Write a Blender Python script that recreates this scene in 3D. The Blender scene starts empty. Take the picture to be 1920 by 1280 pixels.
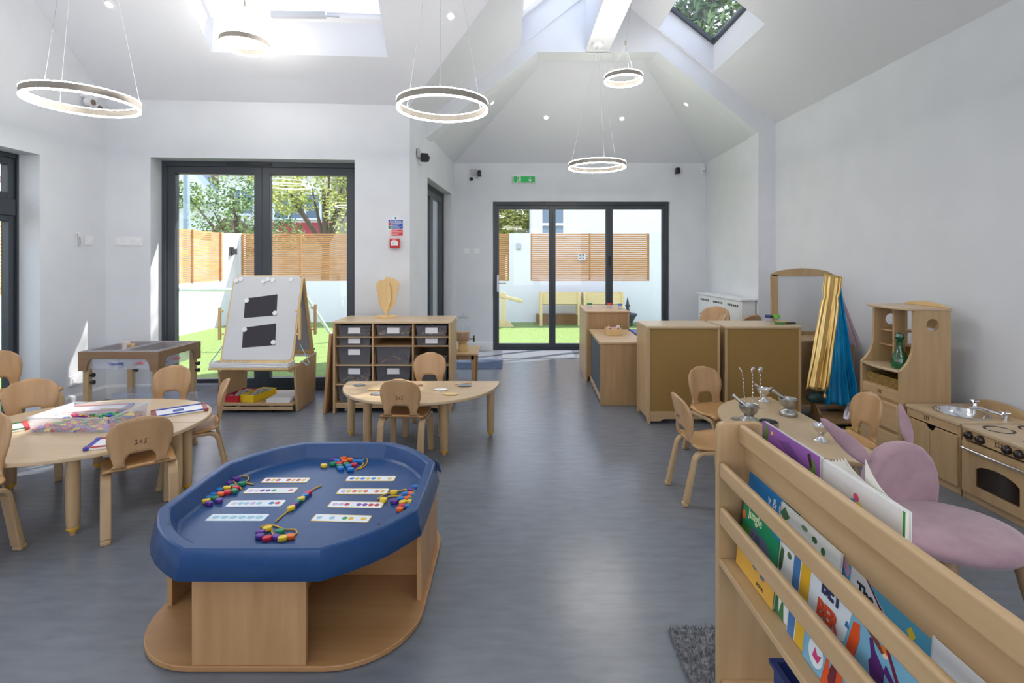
import bpy, bmesh, math, random
from mathutils import Matrix, Vector
random.seed(7)
S = bpy.context.scene
COL = S.collection
PI = math.pi
R = math.radians

# ------------------------------------------------------------------ camera, sky, sun, exposure
FPX, CX, HY, EYE = 945.0, 960.0, 490.0, 1.3      # focal length in px, centre column, horizon row, eye height
cd = bpy.data.cameras.new('camera'); cam = bpy.data.objects.new('camera', cd); COL.objects.link(cam)
cd.sensor_width = 36; cd.lens = 36 * FPX / 1920; cd.shift_y = (HY - 640) / 1920; cd.clip_start = .05; cd.clip_end = 300
cam.location = (0, 0, EYE); cam.rotation_euler = (R(90), 0, 0)
S.camera = cam
w = bpy.data.worlds.new('world'); S.world = w; w.use_nodes = True
nt = w.node_tree; nt.nodes.clear()
tc = nt.nodes.new('ShaderNodeTexCoord'); sx = nt.nodes.new('ShaderNodeSeparateXYZ'); rp = nt.nodes.new('ShaderNodeValToRGB')
bg = nt.nodes.new('ShaderNodeBackground'); wo = nt.nodes.new('ShaderNodeOutputWorld')
nt.links.new(tc.outputs['Generated'], sx.inputs[0]); nt.links.new(sx.outputs['Z'], rp.inputs[0])
nt.links.new(rp.outputs[0], bg.inputs[0]); nt.links.new(bg.outputs[0], wo.inputs[0])
rp.color_ramp.elements[0].color = (.90, .93, 1, 1); rp.color_ramp.elements[1].color = (.50, .66, 1, 1)
rp.color_ramp.elements[0].position = .05
bg.inputs[1].default_value = 2.35
sd = bpy.data.lights.new('sun', 'SUN'); sun = bpy.data.objects.new('sun', sd); COL.objects.link(sun)
sd.energy = 9.5; sd.angle = R(.6); sd.color = (1, .965, .9)
SUNV = Vector((1.7, 1.0, 2.0)).normalized()
sun.rotation_euler = SUNV.to_track_quat('Z', 'Y').to_euler(); sun.location = (6, 6, 9)
vs = S.view_settings; vs.view_transform = 'Standard'; vs.look = 'None'; vs.gamma = 1; vs.exposure = 0.19
vs.use_curve_mapping = False
S.cycles.max_bounces = 12; S.cycles.diffuse_bounces = 6; S.cycles.transparent_max_bounces = 16
S.cycles.use_denoising = True; S.cycles.sample_clamp_indirect = 6; S.cycles.caustics_refractive = False; S.cycles.caustics_reflective = False

# ------------------------------------------------------------------ materials
def lin(c):
    c = c / 255.0
    return c / 12.92 if c <= .04045 else ((c + .055) / 1.055) ** 2.4
def rgb(r, g, b): return (lin(r), lin(g), lin(b), 1)
def mat(name, col, rough=.5, metal=0, spec=.5, emit=None, es=0, alpha=1, trans=0, coat=0, sheen=0):
    m = bpy.data.materials.new(name); m.use_nodes = True
    b = m.node_tree.nodes['Principled BSDF']
    b.inputs['Base Color'].default_value = col; b.inputs['Roughness'].default_value = rough
    b.inputs['Metallic'].default_value = metal; b.inputs['Specular IOR Level'].default_value = spec
    b.inputs['Transmission Weight'].default_value = trans; b.inputs['Alpha'].default_value = alpha
    b.inputs['Coat Weight'].default_value = coat; b.inputs['Sheen Weight'].default_value = sheen
    if emit: b.inputs['Emission Color'].default_value = emit; b.inputs['Emission Strength'].default_value = es
    return m
def noisy(name, c1, c2, scale=(8, 8, 8), rough=.5, detail=3, bump=0, lo=.35, hi=.65, spec=.5, bscale=None, coord='Object', sheen=0):
    m = mat(name, c1, rough, spec=spec, sheen=sheen); t = m.node_tree; b = t.nodes['Principled BSDF']
    tc = t.nodes.new('ShaderNodeTexCoord'); mp = t.nodes.new('ShaderNodeMapping'); nz = t.nodes.new('ShaderNodeTexNoise'); r = t.nodes.new('ShaderNodeValToRGB')
    mp.inputs['Scale'].default_value = scale; nz.inputs['Scale'].default_value = 1; nz.inputs['Detail'].default_value = detail
    t.links.new(tc.outputs[coord], mp.inputs[0]); t.links.new(mp.outputs[0], nz.inputs['Vector']); t.links.new(nz.outputs['Fac'], r.inputs[0])
    r.color_ramp.elements[0].position = lo; r.color_ramp.elements[1].position = hi
    r.color_ramp.elements[0].color = c1; r.color_ramp.elements[1].color = c2
    t.links.new(r.outputs[0], b.inputs['Base Color'])
    if bump:
        bp = t.nodes.new('ShaderNodeBump'); bp.inputs['Strength'].default_value = bump; bp.inputs['Distance'].default_value = .01
        n2 = nz
        if bscale:
            n2 = t.nodes.new('ShaderNodeTexNoise'); n2.inputs['Scale'].default_value = bscale; n2.inputs['Detail'].default_value = 4
            t.links.new(tc.outputs[coord], n2.inputs['Vector'])
        t.links.new(n2.outputs['Fac'], bp.inputs['Height']); t.links.new(bp.outputs[0], b.inputs['Normal'])
    return m
def wood(name, a, b_, axis='z', rough=.42, k=1.0):
    s = {'x': (2.2, 26, 26), 'y': (26, 2.2, 26), 'z': (26, 26, 2.2)}[axis]
    return noisy(name, a, b_, tuple(q * k for q in s), rough, 4, 0, .25, .75)
def clear(name, tint, fac=.12, rough=.05):
    m = bpy.data.materials.new(name); m.use_nodes = True; t = m.node_tree; t.nodes.clear()
    o = t.nodes.new('ShaderNodeOutputMaterial'); mx = t.nodes.new('ShaderNodeMixShader'); tr = t.nodes.new('ShaderNodeBsdfTransparent'); gl = t.nodes.new('ShaderNodeBsdfGlossy')
    lw_ = t.nodes.new('ShaderNodeLayerWeight'); fr = t.nodes.new('ShaderNodeMath'); fr.operation = 'POWER'; fr.inputs[1].default_value = 4
    t.links.new(lw_.outputs['Facing'], fr.inputs[0]); lw_.inputs[0].default_value = .5
    ma = t.nodes.new('ShaderNodeMath'); ma.operation = 'ADD'; ma.use_clamp = True; ma.inputs[1].default_value = fac
    tr.inputs[0].default_value = tint; gl.inputs['Roughness'].default_value = rough
    t.links.new(fr.outputs[0], ma.inputs[0]); t.links.new(ma.outputs[0], mx.inputs[0]); t.links.new(tr.outputs[0], mx.inputs[1]); t.links.new(gl.outputs[0], mx.inputs[2])
    t.links.new(mx.outputs[0], o.inputs[0]); return m
def milky(name, col, op=.35):
    m = bpy.data.materials.new(name); m.use_nodes = True; t = m.node_tree; t.nodes.clear()
    o = t.nodes.new('ShaderNodeOutputMaterial'); mx = t.nodes.new('ShaderNodeMixShader'); tr = t.nodes.new('ShaderNodeBsdfTransparent'); pb = t.nodes.new('ShaderNodeBsdfPrincipled')
    mx.inputs[0].default_value = op; pb.inputs['Base Color'].default_value = col; pb.inputs['Roughness'].default_value = .15; tr.inputs[0].default_value = (.93, .94, .96, 1)
    t.links.new(tr.outputs[0], mx.inputs[1]); t.links.new(pb.outputs[0], mx.inputs[2]); t.links.new(mx.outputs[0], o.inputs[0]); return m

WALL = noisy('wall_paint', rgb(219, 222, 226), rgb(223, 226, 230), (3, 3, 3), .85, 2, .02, bscale=140, spec=.2)
CEIL = mat('ceiling_paint', rgb(220, 222, 227), .9, spec=.15)
SKIRT = mat('gloss_white', rgb(228, 230, 231), .35)
FLOOR = noisy('linoleum', rgb(109, 115, 124), rgb(122, 128, 137), (8, 28, 1), .25, 9, .012, .28, .76, bscale=90, spec=.6)
GREYF = mat('anthracite', rgb(58, 64, 71), .38)
GREYD = mat('anthracite_dark', rgb(36, 39, 44), .45)
GLASS = clear('glazing', (.975, .975, .98, 1), .03, .02)
MAPLE = wood('maple_v', rgb(180, 149, 109), rgb(197, 167, 126), 'z')
MAPLEX = wood('maple_x', rgb(184, 152, 112), rgb(200, 170, 129), 'x')
MAPLEY = wood('maple_y', rgb(186, 155, 114), rgb(202, 173, 132), 'y')
MAPLED = wood('maple_warm', rgb(160, 126, 87), rgb(178, 144, 102), 'z')
TOP = wood('laminate_top', rgb(196, 171, 137), rgb(206, 182, 148), 'x', .3)
CHAIRW = wood('chair_ply', rgb(178, 140, 99), rgb(195, 158, 116), 'z', .38, .8)
CHAIRS_ = wood('chair_seat_ply', rgb(182, 137, 86), rgb(198, 155, 103), 'y', .38, .8)
EDGE = wood('leg_wood', rgb(176, 146, 109), rgb(190, 162, 124), 'z')
BEECH = wood('beech', rgb(164, 122, 80), rgb(190, 150, 104), 'z', .45, .8)
BEECHX = wood('beech_x', rgb(160, 116, 74), rgb(184, 142, 96), 'x', .45, .6)
WALNUT = wood('table_oak', rgb(128, 99, 74), rgb(148, 118, 90), 'x')
PALEW = wood('pale_ply', rgb(212, 178, 122), rgb(224, 194, 142), 'z', .5, .7)
CEDAR = noisy('cedar', rgb(176, 124, 74), rgb(202, 150, 98), (3, 3, 40), .7, 3)
PINE = wood('pine', rgb(222, 198, 150), rgb(234, 212, 168), 'x', .6)
MUSTARD = noisy('hardboard', rgb(150, 117, 60), rgb(153, 120, 63), (60, 60, 60), .7)
CHALK = mat('chalk_panel', rgb(72, 82, 92), .6)
YEL = mat('yellow_foot', rgb(226, 176, 66), .5)
BLACK = mat('black_plastic', rgb(28, 28, 30), .4)
DKBROWN = mat('knob_brown', rgb(44, 34, 30), .25)
WHITE = mat('white_plastic', rgb(232, 232, 234), .35)
GREYP = mat('grey_plastic', rgb(180, 182, 188), .4)
PAPER = mat('paper', rgb(236, 236, 240), .8)
PAGES = mat('pages', rgb(238, 236, 228), .8)
TRAYB = noisy('blue_plastic', rgb(34, 72, 122), rgb(38, 76, 128), (30, 30, 30), .3, 2, .02, bscale=300)
STEEL = mat('steel', rgb(200, 200, 200), .22, 1)
CHROME = mat('chrome', rgb(225, 225, 228), .07, 1)
SATIN = mat('satin_steel', rgb(176, 176, 174), .32, 1)
BRAND = mat('brand_mark', rgb(98, 68, 44), .7)
PINK = noisy('pink_velvet', rgb(166, 134, 144), rgb(180, 149, 158), (9, 9, 9), .9, 3, .15, bscale=220, spec=.1, sheen=.4)
LEGW = wood('leg_oak', rgb(150, 118, 88), rgb(168, 136, 104), 'z')
GRASS = noisy('artificial_turf', rgb(108, 130, 72), rgb(136, 156, 96), (40, 40, 40), .9, 5, .5, bscale=160, spec=.1)
RENDERW = mat('white_render', rgb(226, 230, 236), .9, spec=.1)
RUG = noisy('shaggy_pile', rgb(104, 106, 110), rgb(150, 152, 156), (70, 70, 70), 1, 3, spec=.05)
MATD = noisy('door_mat', rgb(66, 78, 96), rgb(104, 116, 134), (90, 90, 90), 1, 3, spec=.05)
PLAS = milky('clear_tub', (.85, .87, .93, 1), .17)
PLASD = milky('tote_plastic', (.34, .34, .38, 1), .20)
GLASSJ = clear('jar_glass', (.95, .97, .97, 1), .05, .02)
GREENG = clear('green_bottle', (.22, .78, .56, 1), .12, .08)
GOLD = noisy('gold_lame', rgb(206, 164, 84), rgb(232, 202, 136), (14, 14, 4), .3, 3, .3, spec=.6); GOLD.node_tree.nodes['Principled BSDF'].inputs['Metallic'].default_value = .75
BLUEC = noisy('blue_lame', rgb(0, 140, 200), rgb(24, 176, 232), (12, 12, 4), .3, 3, .3, spec=.6); BLUEC.node_tree.nodes['Principled BSDF'].inputs['Metallic'].default_value = .2
LEDM = mat('led_ring', (1, .97, .92, 1), .5, emit=(1, .955, .89, 1), es=58)
LEDB = mat('ring_body', rgb(156, 148, 138), .6)
SPOTM = mat('spot_lamp', (1, .9, .7, 1), .5, emit=(1, .82, .55, 1), es=45)
SIGNG = mat('exit_green', rgb(20, 150, 70), .5, emit=rgb(20, 160, 76), es=.25)
SIGNW = mat('sign_white', rgb(236, 238, 240), .5)
MIRROR = mat('mirror_glass', rgb(214, 218, 220), .03, 1)
def plain(r, g, b, rough=.4, **k):
    key = 'colour_%02x%02x%02x' % (r, g, b)
    return bpy.data.materials.get(key) or mat(key, rgb(r, g, b), rough, **k)

# ------------------------------------------------------------------ mesh builder
class B:
    def __init__(s): s.v = []; s.f = []; s.m = []; s.M = Matrix.Identity(4)
    def add(s, vs, fs, m=0):
        o = len(s.v); s.v += [tuple(s.M @ Vector(p)) for p in vs]
        s.f += [tuple(i + o for i in f) for f in fs]; s.m += [m] * len(fs); return s
    def box(s, x0, x1, y0, y1, z0, z1, m=0):
        vs = [(x, y, z) for z in (z0, z1) for y in (y0, y1) for x in (x0, x1)]
        return s.add(vs, [(0, 2, 3, 1), (4, 5, 7, 6), (0, 1, 5, 4), (2, 6, 7, 3), (0, 4, 6, 2), (1, 3, 7, 5)], m)
    def prism(s, pts, a0, a1, axis='z', m=0):
        f = {'z': lambda p, a: (p[0], p[1], a), 'y': lambda p, a: (p[0], a, p[1]), 'x': lambda p, a: (a, p[0], p[1])}[axis]
        n = len(pts); vs = [f(p, a0) for p in pts] + [f(p, a1) for p in pts]
        return s.add(vs, [tuple(range(n))[::-1], tuple(range(n, 2 * n))] + [(i, (i + 1) % n, n + (i + 1) % n, n + i) for i in range(n)], m)
    def poly(s, pts, m=0): return s.add(pts, [tuple(range(len(pts)))], m)
    def slab(s, pts, dz, m=0):
        n = len(pts); vs = list(pts) + [(p[0], p[1], p[2] + dz) for p in pts]
        return s.add(vs, [tuple(range(n))[::-1], tuple(range(n, 2 * n))] + [(i, (i + 1) % n, n + (i + 1) % n, n + i) for i in range(n)], m)
    def tube(s, path, r, n=10, closed=False, m=0, r1=None):
        P = [Vector(p) for p in path]; k = len(P); vs = []; up = None
        for i, p in enumerate(P):
            a = P[(i - 1) % k] if (closed or i) else p; b = P[(i + 1) % k] if (closed or i < k - 1) else p
            t = (b - a).normalized()
            if up is None: up = t.orthogonal().normalized()
            up = (up - t * up.dot(t)).normalized(); sd = t.cross(up)
            rr = r if r1 is None else r + (r1 - r) * i / max(1, k - 1)
            if isinstance(r, (list, tuple)): rr = r[i]
            vs += [tuple(p + (up * math.cos(q) + sd * math.sin(q)) * rr) for q in [2 * PI * j / n for j in range(n)]]
        fs = []
        for i in range(k if closed else k - 1):
            a, b = i * n, ((i + 1) % k) * n
            fs += [(a + j, a + (j + 1) % n, b + (j + 1) % n, b + j) for j in range(n)]
        if not closed: fs += [tuple(range(n))[::-1], tuple(range((k - 1) * n, k * n))]
        return s.add(vs, fs, m)
    def lathe(s, prof, cx=0, cy=0, n=28, m=0):
        vs = []; k = len(prof)
        for r, z in prof: vs += [(cx + r * math.cos(2 * PI * j / n), cy + r * math.sin(2 * PI * j / n), z) for j in range(n)]
        fs = [(i * n + j, i * n + (j + 1) % n, (i + 1) * n + (j + 1) % n, (i + 1) * n + j) for i in range(k - 1) for j in range(n)]
        shut = prof[0] == prof[-1]
        if prof[0][0] > 1e-5 and not shut: fs.append(tuple(range(n))[::-1])
        if prof[-1][0] > 1e-5 and not shut: fs.append(tuple(range((k - 1) * n, k * n)))
        return s.add(vs, fs, m)
    def ball(s, c, r, n=16, k=9, m=0):
        rx, ry, rz = r if isinstance(r, (tuple, list)) else (r, r, r); vs = []
        for i in range(k + 1):
            a = PI * i / k - PI / 2; rr = max(math.cos(a), 1e-4)
            vs += [(c[0] + rx * rr * math.cos(2 * PI * j / n), c[1] + ry * rr * math.sin(2 * PI * j / n), c[2] + rz * math.sin(a)) for j in range(n)]
        fs = [(i * n + j, i * n + (j + 1) % n, (i + 1) * n + (j + 1) % n, (i + 1) * n + j) for i in range(k) for j in range(n)]
        return s.add(vs, fs, m)
    def grid(s, f, nu, nv, m=0, skip=None):
        vs = [f(i / nu, j / nv) for j in range(nv + 1) for i in range(nu + 1)]
        fs = [(j * (nu + 1) + i, j * (nu + 1) + i + 1, (j + 1) * (nu + 1) + i + 1, (j + 1) * (nu + 1) + i) for j in range(nv) for i in range(nu) if not (skip and skip(i, j))]
        return s.add(vs, fs, m)
    def band(s, path, th, x0, x1, m=0):
        """rectangular strip swept along a path of (y, z), spanning x0..x1"""
        P = [Vector((p[0], p[1])) for p in path]; k = len(P); L = []; Q = []
        ths = th if isinstance(th, (list, tuple)) else [th] * k
        for i, p in enumerate(P):
            t = (P[min(i + 1, k - 1)] - P[max(i - 1, 0)]).normalized(); nn = Vector((-t.y, t.x)) * ths[i] / 2
            L.append(p + nn); Q.append(p - nn)
        return s.prismstrip(L, Q, x0, x1, m)
    def prismstrip(s, L, Q, x0, x1, m=0):
        k = len(L); vs = []
        for i in range(k): vs += [(x0, L[i][0], L[i][1]), (x1, L[i][0], L[i][1]), (x1, Q[i][0], Q[i][1]), (x0, Q[i][0], Q[i][1])]
        fs = [(0, 1, 2, 3), (4 * k - 1, 4 * k - 2, 4 * k - 3, 4 * k - 4)]
        for i in range(k - 1):
            a, b = 4 * i, 4 * i + 4
            fs += [(a + j, a + (j + 1) % 4, b + (j + 1) % 4, b + j) for j in range(4)]
        return s.add(vs, fs, m)
def rrect(x0, x1, y0, y1, r, n=6):
    out = []
    for cx_, cy_, a in ((x1 - r, y1 - r, 0), (x0 + r, y1 - r, 90), (x0 + r, y0 + r, 180), (x1 - r, y0 + r, 270)):
        out += [(cx_ + r * math.cos(R(a + 90 * i / n)), cy_ + r * math.sin(R(a + 90 * i / n))) for i in range(n + 1)]
    return out
def circ(cx_, cy_, r, n=28, ry=None): return [(cx_ + r * math.cos(2 * PI * i / n), cy_ + (ry or r) * math.sin(2 * PI * i / n)) for i in range(n)]
def bez(p0, p1, p2, n=8): return [tuple((1 - t) ** 2 * a + 2 * t * (1 - t) * b + t * t * c for a, b, c in zip(p0, p1, p2)) for t in [i / n for i in range(n + 1)]]

def obj(name, b, m, parent=None, bevel=0, smooth=False, sub=0, solid=0, seg=2, loc=None, keepn=False):
    me = bpy.data.meshes.new(name)
    if isinstance(b, B):
        me.from_pydata(b.v, [], b.f)
        ms = m if isinstance(m, (list, tuple)) else [m]
        for q in ms: me.materials.append(q)
        me.polygons.foreach_set('material_index', [min(i, len(ms) - 1) for i in b.m])
        bm = bmesh.new(); bm.from_mesh(me)
        if smooth or bevel or sub: bmesh.ops.remove_doubles(bm, verts=bm.verts, dist=1e-5)
        if not keepn: bmesh.ops.recalc_face_normals(bm, faces=bm.faces)
        bm.to_mesh(me); bm.free()
    else:
        me = b; me.materials.clear(); me.materials.append(m)
    o = bpy.data.objects.new(name, me); COL.objects.link(o)
    if parent: o.parent = parent
    if loc: o.location = loc
    if solid: md = o.modifiers.new('solid', 'SOLIDIFY'); md.thickness = solid; md.offset = 0
    if bevel:
        md = o.modifiers.new('bevel', 'BEVEL'); md.width = bevel; md.segments = seg; md.limit_method = 'ANGLE'; md.angle_limit = R(40)
    if sub: md = o.modifiers.new('subsurf', 'SUBSURF'); md.levels = sub; md.render_levels = sub
    if smooth or sub:
        me.polygons.foreach_set('use_smooth', [True] * len(me.polygons))
        if not sub:
            try: me.set_sharp_from_angle(angle=R(45))
            except Exception: pass
    return o
def tag(o, label, cat, group=None, kind=None):
    o['label'] = label; o['category'] = cat
    if group: o['group'] = group
    if kind: o['kind'] = kind
    return o
def thing(name, label, cat, loc=(0, 0, 0), rz=0, group=None, sc=1):
    o = bpy.data.objects.new(name, None); COL.objects.link(o); o.empty_display_size = .05
    o.location = loc; o.rotation_euler = (0, 0, rz); o.scale = (sc, sc, sc); return tag(o, label, cat, group)
def struct(o, label=None, cat=None):
    o['kind'] = 'structure'
    if label: o['label'] = label
    if cat: o['category'] = cat
    return o
def kids(o): return list(o.children)
def dup(o, loc, rz=None, label=None, group=None, sc=None, parent=None):
    def cp(a, par):
        c = a.copy(); COL.objects.link(c); c.parent = par
        for ch in a.children: cp(ch, c)
        return c
    r = cp(o, parent); r.location = loc
    if rz is not None: r.rotation_euler = (0, 0, rz)
    if sc: r.scale = (sc, sc, sc)
    if label: r['label'] = label
    if group: r['group'] = group
    return r
def text(name, string, size, m, parent, loc, rot=(R(90), 0, 0), ext=.0006, align='LEFT', sx_=1, bold=0):
    cu = bpy.data.curves.new(name, 'FONT'); cu.body = string; cu.size = size; cu.extrude = ext; cu.align_x = align; cu.resolution_u = 3; cu.offset = bold
    t = bpy.data.objects.new('t', cu); COL.objects.link(t); dg = bpy.context.evaluated_depsgraph_get(); dg.update()
    me = bpy.data.meshes.new_from_object(t.evaluated_get(dg)); bpy.data.objects.remove(t)
    o = obj(name, me, m, parent, loc=loc); o.rotation_euler = rot; o.scale = (sx_, 1, 1); return o
def G(px, py, z=0.0):
    """ground coordinates of a point at height z seen in the photograph"""
    k = (EYE - z) / (py - HY); return ((px - CX) * k, FPX * k)

# ------------------------------------------------------------------ shell of the room
def wall(name, p0, p1, th, z0, z1, holes, m=WALL, ext0=0, ext1=0):
    """wall whose inner face runs p0 -> p1, thickness on the right-hand side; holes (s0, s1, za, zb)"""
    d = Vector((p1[0] - p0[0], p1[1] - p0[1])); L = d.length; a = math.atan2(d.y, d.x)
    b = B(); b.M = Matrix.Translation((p0[0], p0[1], 0)) @ Matrix.Rotation(a, 4, 'Z')
    s = -ext0
    for (s0, s1, za, zb) in sorted(holes):
        b.box(s, s0, -th, 0, z0, z1)
        if za > z0: b.box(s0, s1, -th, 0, z0, za)
        b.box(s0, s1, -th, 0, zb, z1); s = s1
    b.box(s, L + ext1, -th, 0, z0, z1)
    return struct(obj(name, b, m)), Matrix.Translation((p0[0], p0[1], 0)) @ Matrix.Rotation(a, 4, 'Z')
WL0, WL1 = (-3.85, 4.78), (-1.01, 4.98)          # garden window wall
AL0, AL1 = (-1.01, 4.98), (-.85, 7.36)            # left wall of the far alcove
# floor: main room, far alcove, door threshold
b = B(); b.prism([(-4.0, -2.2), (3.1, -2.2), (3.1, 5.9), (2.95, 7.6), (-.95, 7.6), (-1.12, 5.16), (-4.0, 4.96)], -.12, 0, 'z')
struct(obj('floor', b, FLOOR))
# walls are written so that their thickness lies outside the room
def eave(p): # height of the back slope over a point
    e = Vector((WL1[0] - WL0[0], WL1[1] - WL0[1])).normalized(); n = Vector((e.y, -e.x))
    return 2.84 + .78 * (Vector((p[0] - WL0[0], p[1] - WL0[1])).dot(n))
wall('wall_window', WL1, WL0, .30, 0, 3.05, [(.535, 2.445, 0, 2.295)], ext0=-.0)
wall('wall_left', (-3.85, 4.78), (-3.85, -2.0), .30, 0, 4.6, [(.67, 2.3, 0, 2.17), (4.0, 5.6, .9, 2.2)], ext0=.3, ext1=.3)
wall('wall_alcove_left', AL1, AL0, .30, 0, 2.95, [(.17, 1.64, 0, 2.26)], ext0=.0, ext1=.0)
wall('wall_back', (2.84, 7.36), (-.85, 7.36), .14, 0, 3.0, [(.535, 3.12, 0, 2.175)], ext0=.2, ext1=.28)
wall('wall_right', (2.95, -2.0), (2.95, 5.66), .30, 0, 3.1, [], ext0=.3)
wall('wall_alcove_right', (2.76, 5.70), (2.82, 7.36), .40, 0, 3.0, [], ext1=.1)
wall('wall_rear', (-3.85, -2.0), (2.95, -2.0), .30, 0, 4.9, [(.6, 3.2, 0, 2.4), (3.9, 6.2, .5, 2.4)])  # unseen rear wall, its openings added to let in fill daylight
# gable-shaped downstand between the main room and the alcove
b = B(); Y0, Y1 = 5.64, 5.89
for pts in ([(-1.2, 2.50), (-.966, 2.68), (.29, 3.645), (.29, 3.89), (-1.2, 2.73)], [(.29, 3.645), (1.63, 3.645), (1.63, 3.92), (1.08, 4.34), (.82, 4.30), (.29, 3.89)],
            [(1.63, 3.645), (2.757, 2.74), (3.1, 2.5), (3.1, 2.76), (1.63, 3.92)]):
    b.prism(pts, Y0, Y1, 'y')
b.prism([(2.757, 0), (3.1, 0), (3.1, 2.5), (2.757, 2.74)], Y0, Y1, 'y')
struct(obj('wall_gable', b, WALL))
# ridge beam
b = B(); b.box(.82, 1.08, -2.0, 5.66, 3.645, 4.34); struct(obj('trim_ridge_beam', b, CEIL))
# ceilings
T = .32
def back_slope(s, d): # s along the eave from the left, d inward
    e = Vector((WL1[0] - WL0[0], WL1[1] - WL0[1])).normalized(); n = Vector((e.y, -e.x))
    p = Vector(WL0) + e * s + n * d; return (p.x, p.y, 2.84 + .78 * d)
def quad(b, f, pts): b.slab([f(*p) for p in pts], T)
Ls = Vector((WL1[0] - WL0[0], WL1[1] - WL0[1])).length
rv = lambda d: Ls + d * .93     # the valley runs out at 45 degrees
sk0, sk1, d0, d1 = 1.165, 2.70, .40, 1.30
b = B()
quad(b, back_slope, [(-.2, 0), (Ls, 0), (rv(d0), d0), (-.2, d0)])
quad(b, back_slope, [(-.2, d0), (sk0, d0), (sk0, d1), (-.2, d1)])
quad(b, back_slope, [(sk1, d0), (rv(d0), d0), (rv(d1), d1), (sk1, d1)])
quad(b, back_slope, [(-.2, d1), (rv(d1), d1), (rv(1.846), 1.846), (-.2, 1.846)])
struct(obj('ceiling_back_slope', b, CEIL))
gl = lambda X, Y: (X, Y, 2.84 + .78 * (X + 1.01))
b = B(); vl = lambda X: 4.98 - .932 * (X + 1.01)
quad(b, gl, [(-1.01, vl(-1.01)), (-1.01, 5.66), (.10, 5.66), (.10, vl(.1))])
quad(b, gl, [(.10, vl(.1)), (.10, 4.40), (.83, 4.40), (.83, vl(.83))])
quad(b, gl, [(.10, 5.62), (.10, 5.66), (.83, 5.66), (.83, 5.62)])
struct(obj('ceiling_left_slope', b, CEIL))
gr = lambda X, Y: (X, Y, 2.84 + .79 * (2.95 - X))
b = B()
for x0, x1, y0, y1 in ((1.06, 1.63, -2.3, 5.66), (2.24, 3.3, -2.3, 5.66), (1.63, 2.24, -2.3, 4.46), (1.63, 2.24, 5.60, 5.66)):
    quad(b, gr, [(x0, y0), (x1, y0), (x1, y1), (x0, y1)])
struct(obj('ceiling_right_slope', b, CEIL))
b = B(); p = back_slope(-.2, 1.846); q = back_slope(rv(1.846), 1.846)
b.slab([(-4.1, -2.3, 4.28), (.84, -2.3, 4.28), (.84, q[1] + .05, 4.28), (q[0], q[1], 4.28), (-4.1, p[1], 4.28)], T); struct(obj('ceiling_flat', b, CEIL))
b = B(); ap = (.97, 5.40, 4.17)
b.slab([(-.99, 5.75, 2.72), (-.86, 7.38, 2.72), (.646, 5.75, 3.913)], .25)
b.slab([(-.86, 7.38, 2.72), (2.83, 7.38, 2.72), (1.299, 5.75, 3.913), (.646, 5.75, 3.913)], .25)
b.slab([(2.83, 7.38, 2.72), (2.78, 5.75, 2.72), (1.299, 5.75, 3.913)], .25)
bm_ = b; struct(obj('ceiling_alcove', b, CEIL))
# skirting boards
b = B()
def skirt(p0, p1, h=.12, th=.018):
    d = Vector((p1[0] - p0[0], p1[1] - p0[1])); b2 = B(); b2.M = Matrix.Translation((p0[0], p0[1], 0)) @ Matrix.Rotation(math.atan2(d.y, d.x), 4, 'Z')
    b2.prism([(0, 0), (th, 0), (th, h - .02), (th * .4, h), (0, h)], 0, d.length, 'x')
    return b2
for i, (nm, a, c) in enumerate((('baseboard_window_a', (-1.545, 4.9425), WL1), ('baseboard_window_b', WL0, (-3.44, 4.809)),
        ('baseboard_back_a', (-.28, 7.36), (-.85, 7.36)), ('baseboard_back_b', (2.82, 7.36), (2.30, 7.36)),
        ('baseboard_left', (-3.85, 4.10), (-3.85, 4.78)), ('baseboard_right', (2.95, -2), (2.95, 5.62)), ('baseboard_alcove', AL0, (-.965, 5.65)))):
    d = Vector((c[0] - a[0], c[1] - a[1])); b2 = B(); b2.M = Matrix.Translation((a[0], a[1], 0)) @ Matrix.Rotation(math.atan2(d.y, d.x), 4, 'Z')
    s_ = {'baseboard_window_a': -1, 'baseboard_window_b': -1, 'baseboard_back_a': 1, 'baseboard_back_b': 1, 'baseboard_left': 1 , 'baseboard_right': 1, 'baseboard_alcove': -1}[nm]
    if nm == 'baseboard_left': s_ = -1
    b2.prism([(0, 0), (s_ * .018, 0), (s_ * .018, .11), (s_ * .008, .13), (0, .13)], 0, d.length, 'x')
    struct(obj(nm, b2, SKIRT))

# ------------------------------------------------------------------ windows and doors
def frame_rect(b, x0, x1, z0, z1, y0, y1, t, tb=None, tt=None):
    tb = t if tb is None else tb; tt = t if tt is None else tt
    b.box(x0, x0 + t, y0, y1, z0, z1); b.box(x1 - t, x1, y0, y1, z0, z1)
    b.box(x0 + t, x1 - t, y0, y1, z0, z0 + tb); b.box(x0 + t, x1 - t, y0, y1, z1 - tt, z1)
# garden french window, two leaves
ang = math.atan2(WL1[1] - WL0[1], WL1[0] - WL0[0])
def opening(name, loc, rz):
    o = bpy.data.objects.new(name, None); COL.objects.link(o); o.location = (loc[0], loc[1], 0); o.rotation_euler = (0, 0, rz); o['kind'] = 'structure'; return o
win = opening('window_1', WL0, ang)
X0, X1 = .402, 2.312
b = B(); frame_rect(b, X0, X1, 0, 2.295, .17, .26, .045, .04, .05); obj('frame', b, GREYF, win, bevel=.004)
b = B(); b.box(X0 + .62, X0 + 1.05, .155, .17, 2.255, 2.275); obj('trickle_vent', b, GREYD, win)
mid = (X0 + X1) / 2
for a, c in ((X0 + .045, mid), (mid, X1 - .045)):
    b = B(); frame_rect(b, a, c, .04, 2.245, .18, .25, .075, .09, .075); sl = obj('sash', b, GREYF, win, bevel=.004)
    b = B(); b.box(a + .075, c - .075, .212, .218, .13, 2.17); obj('pane', b, GLASS, sl)
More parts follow.
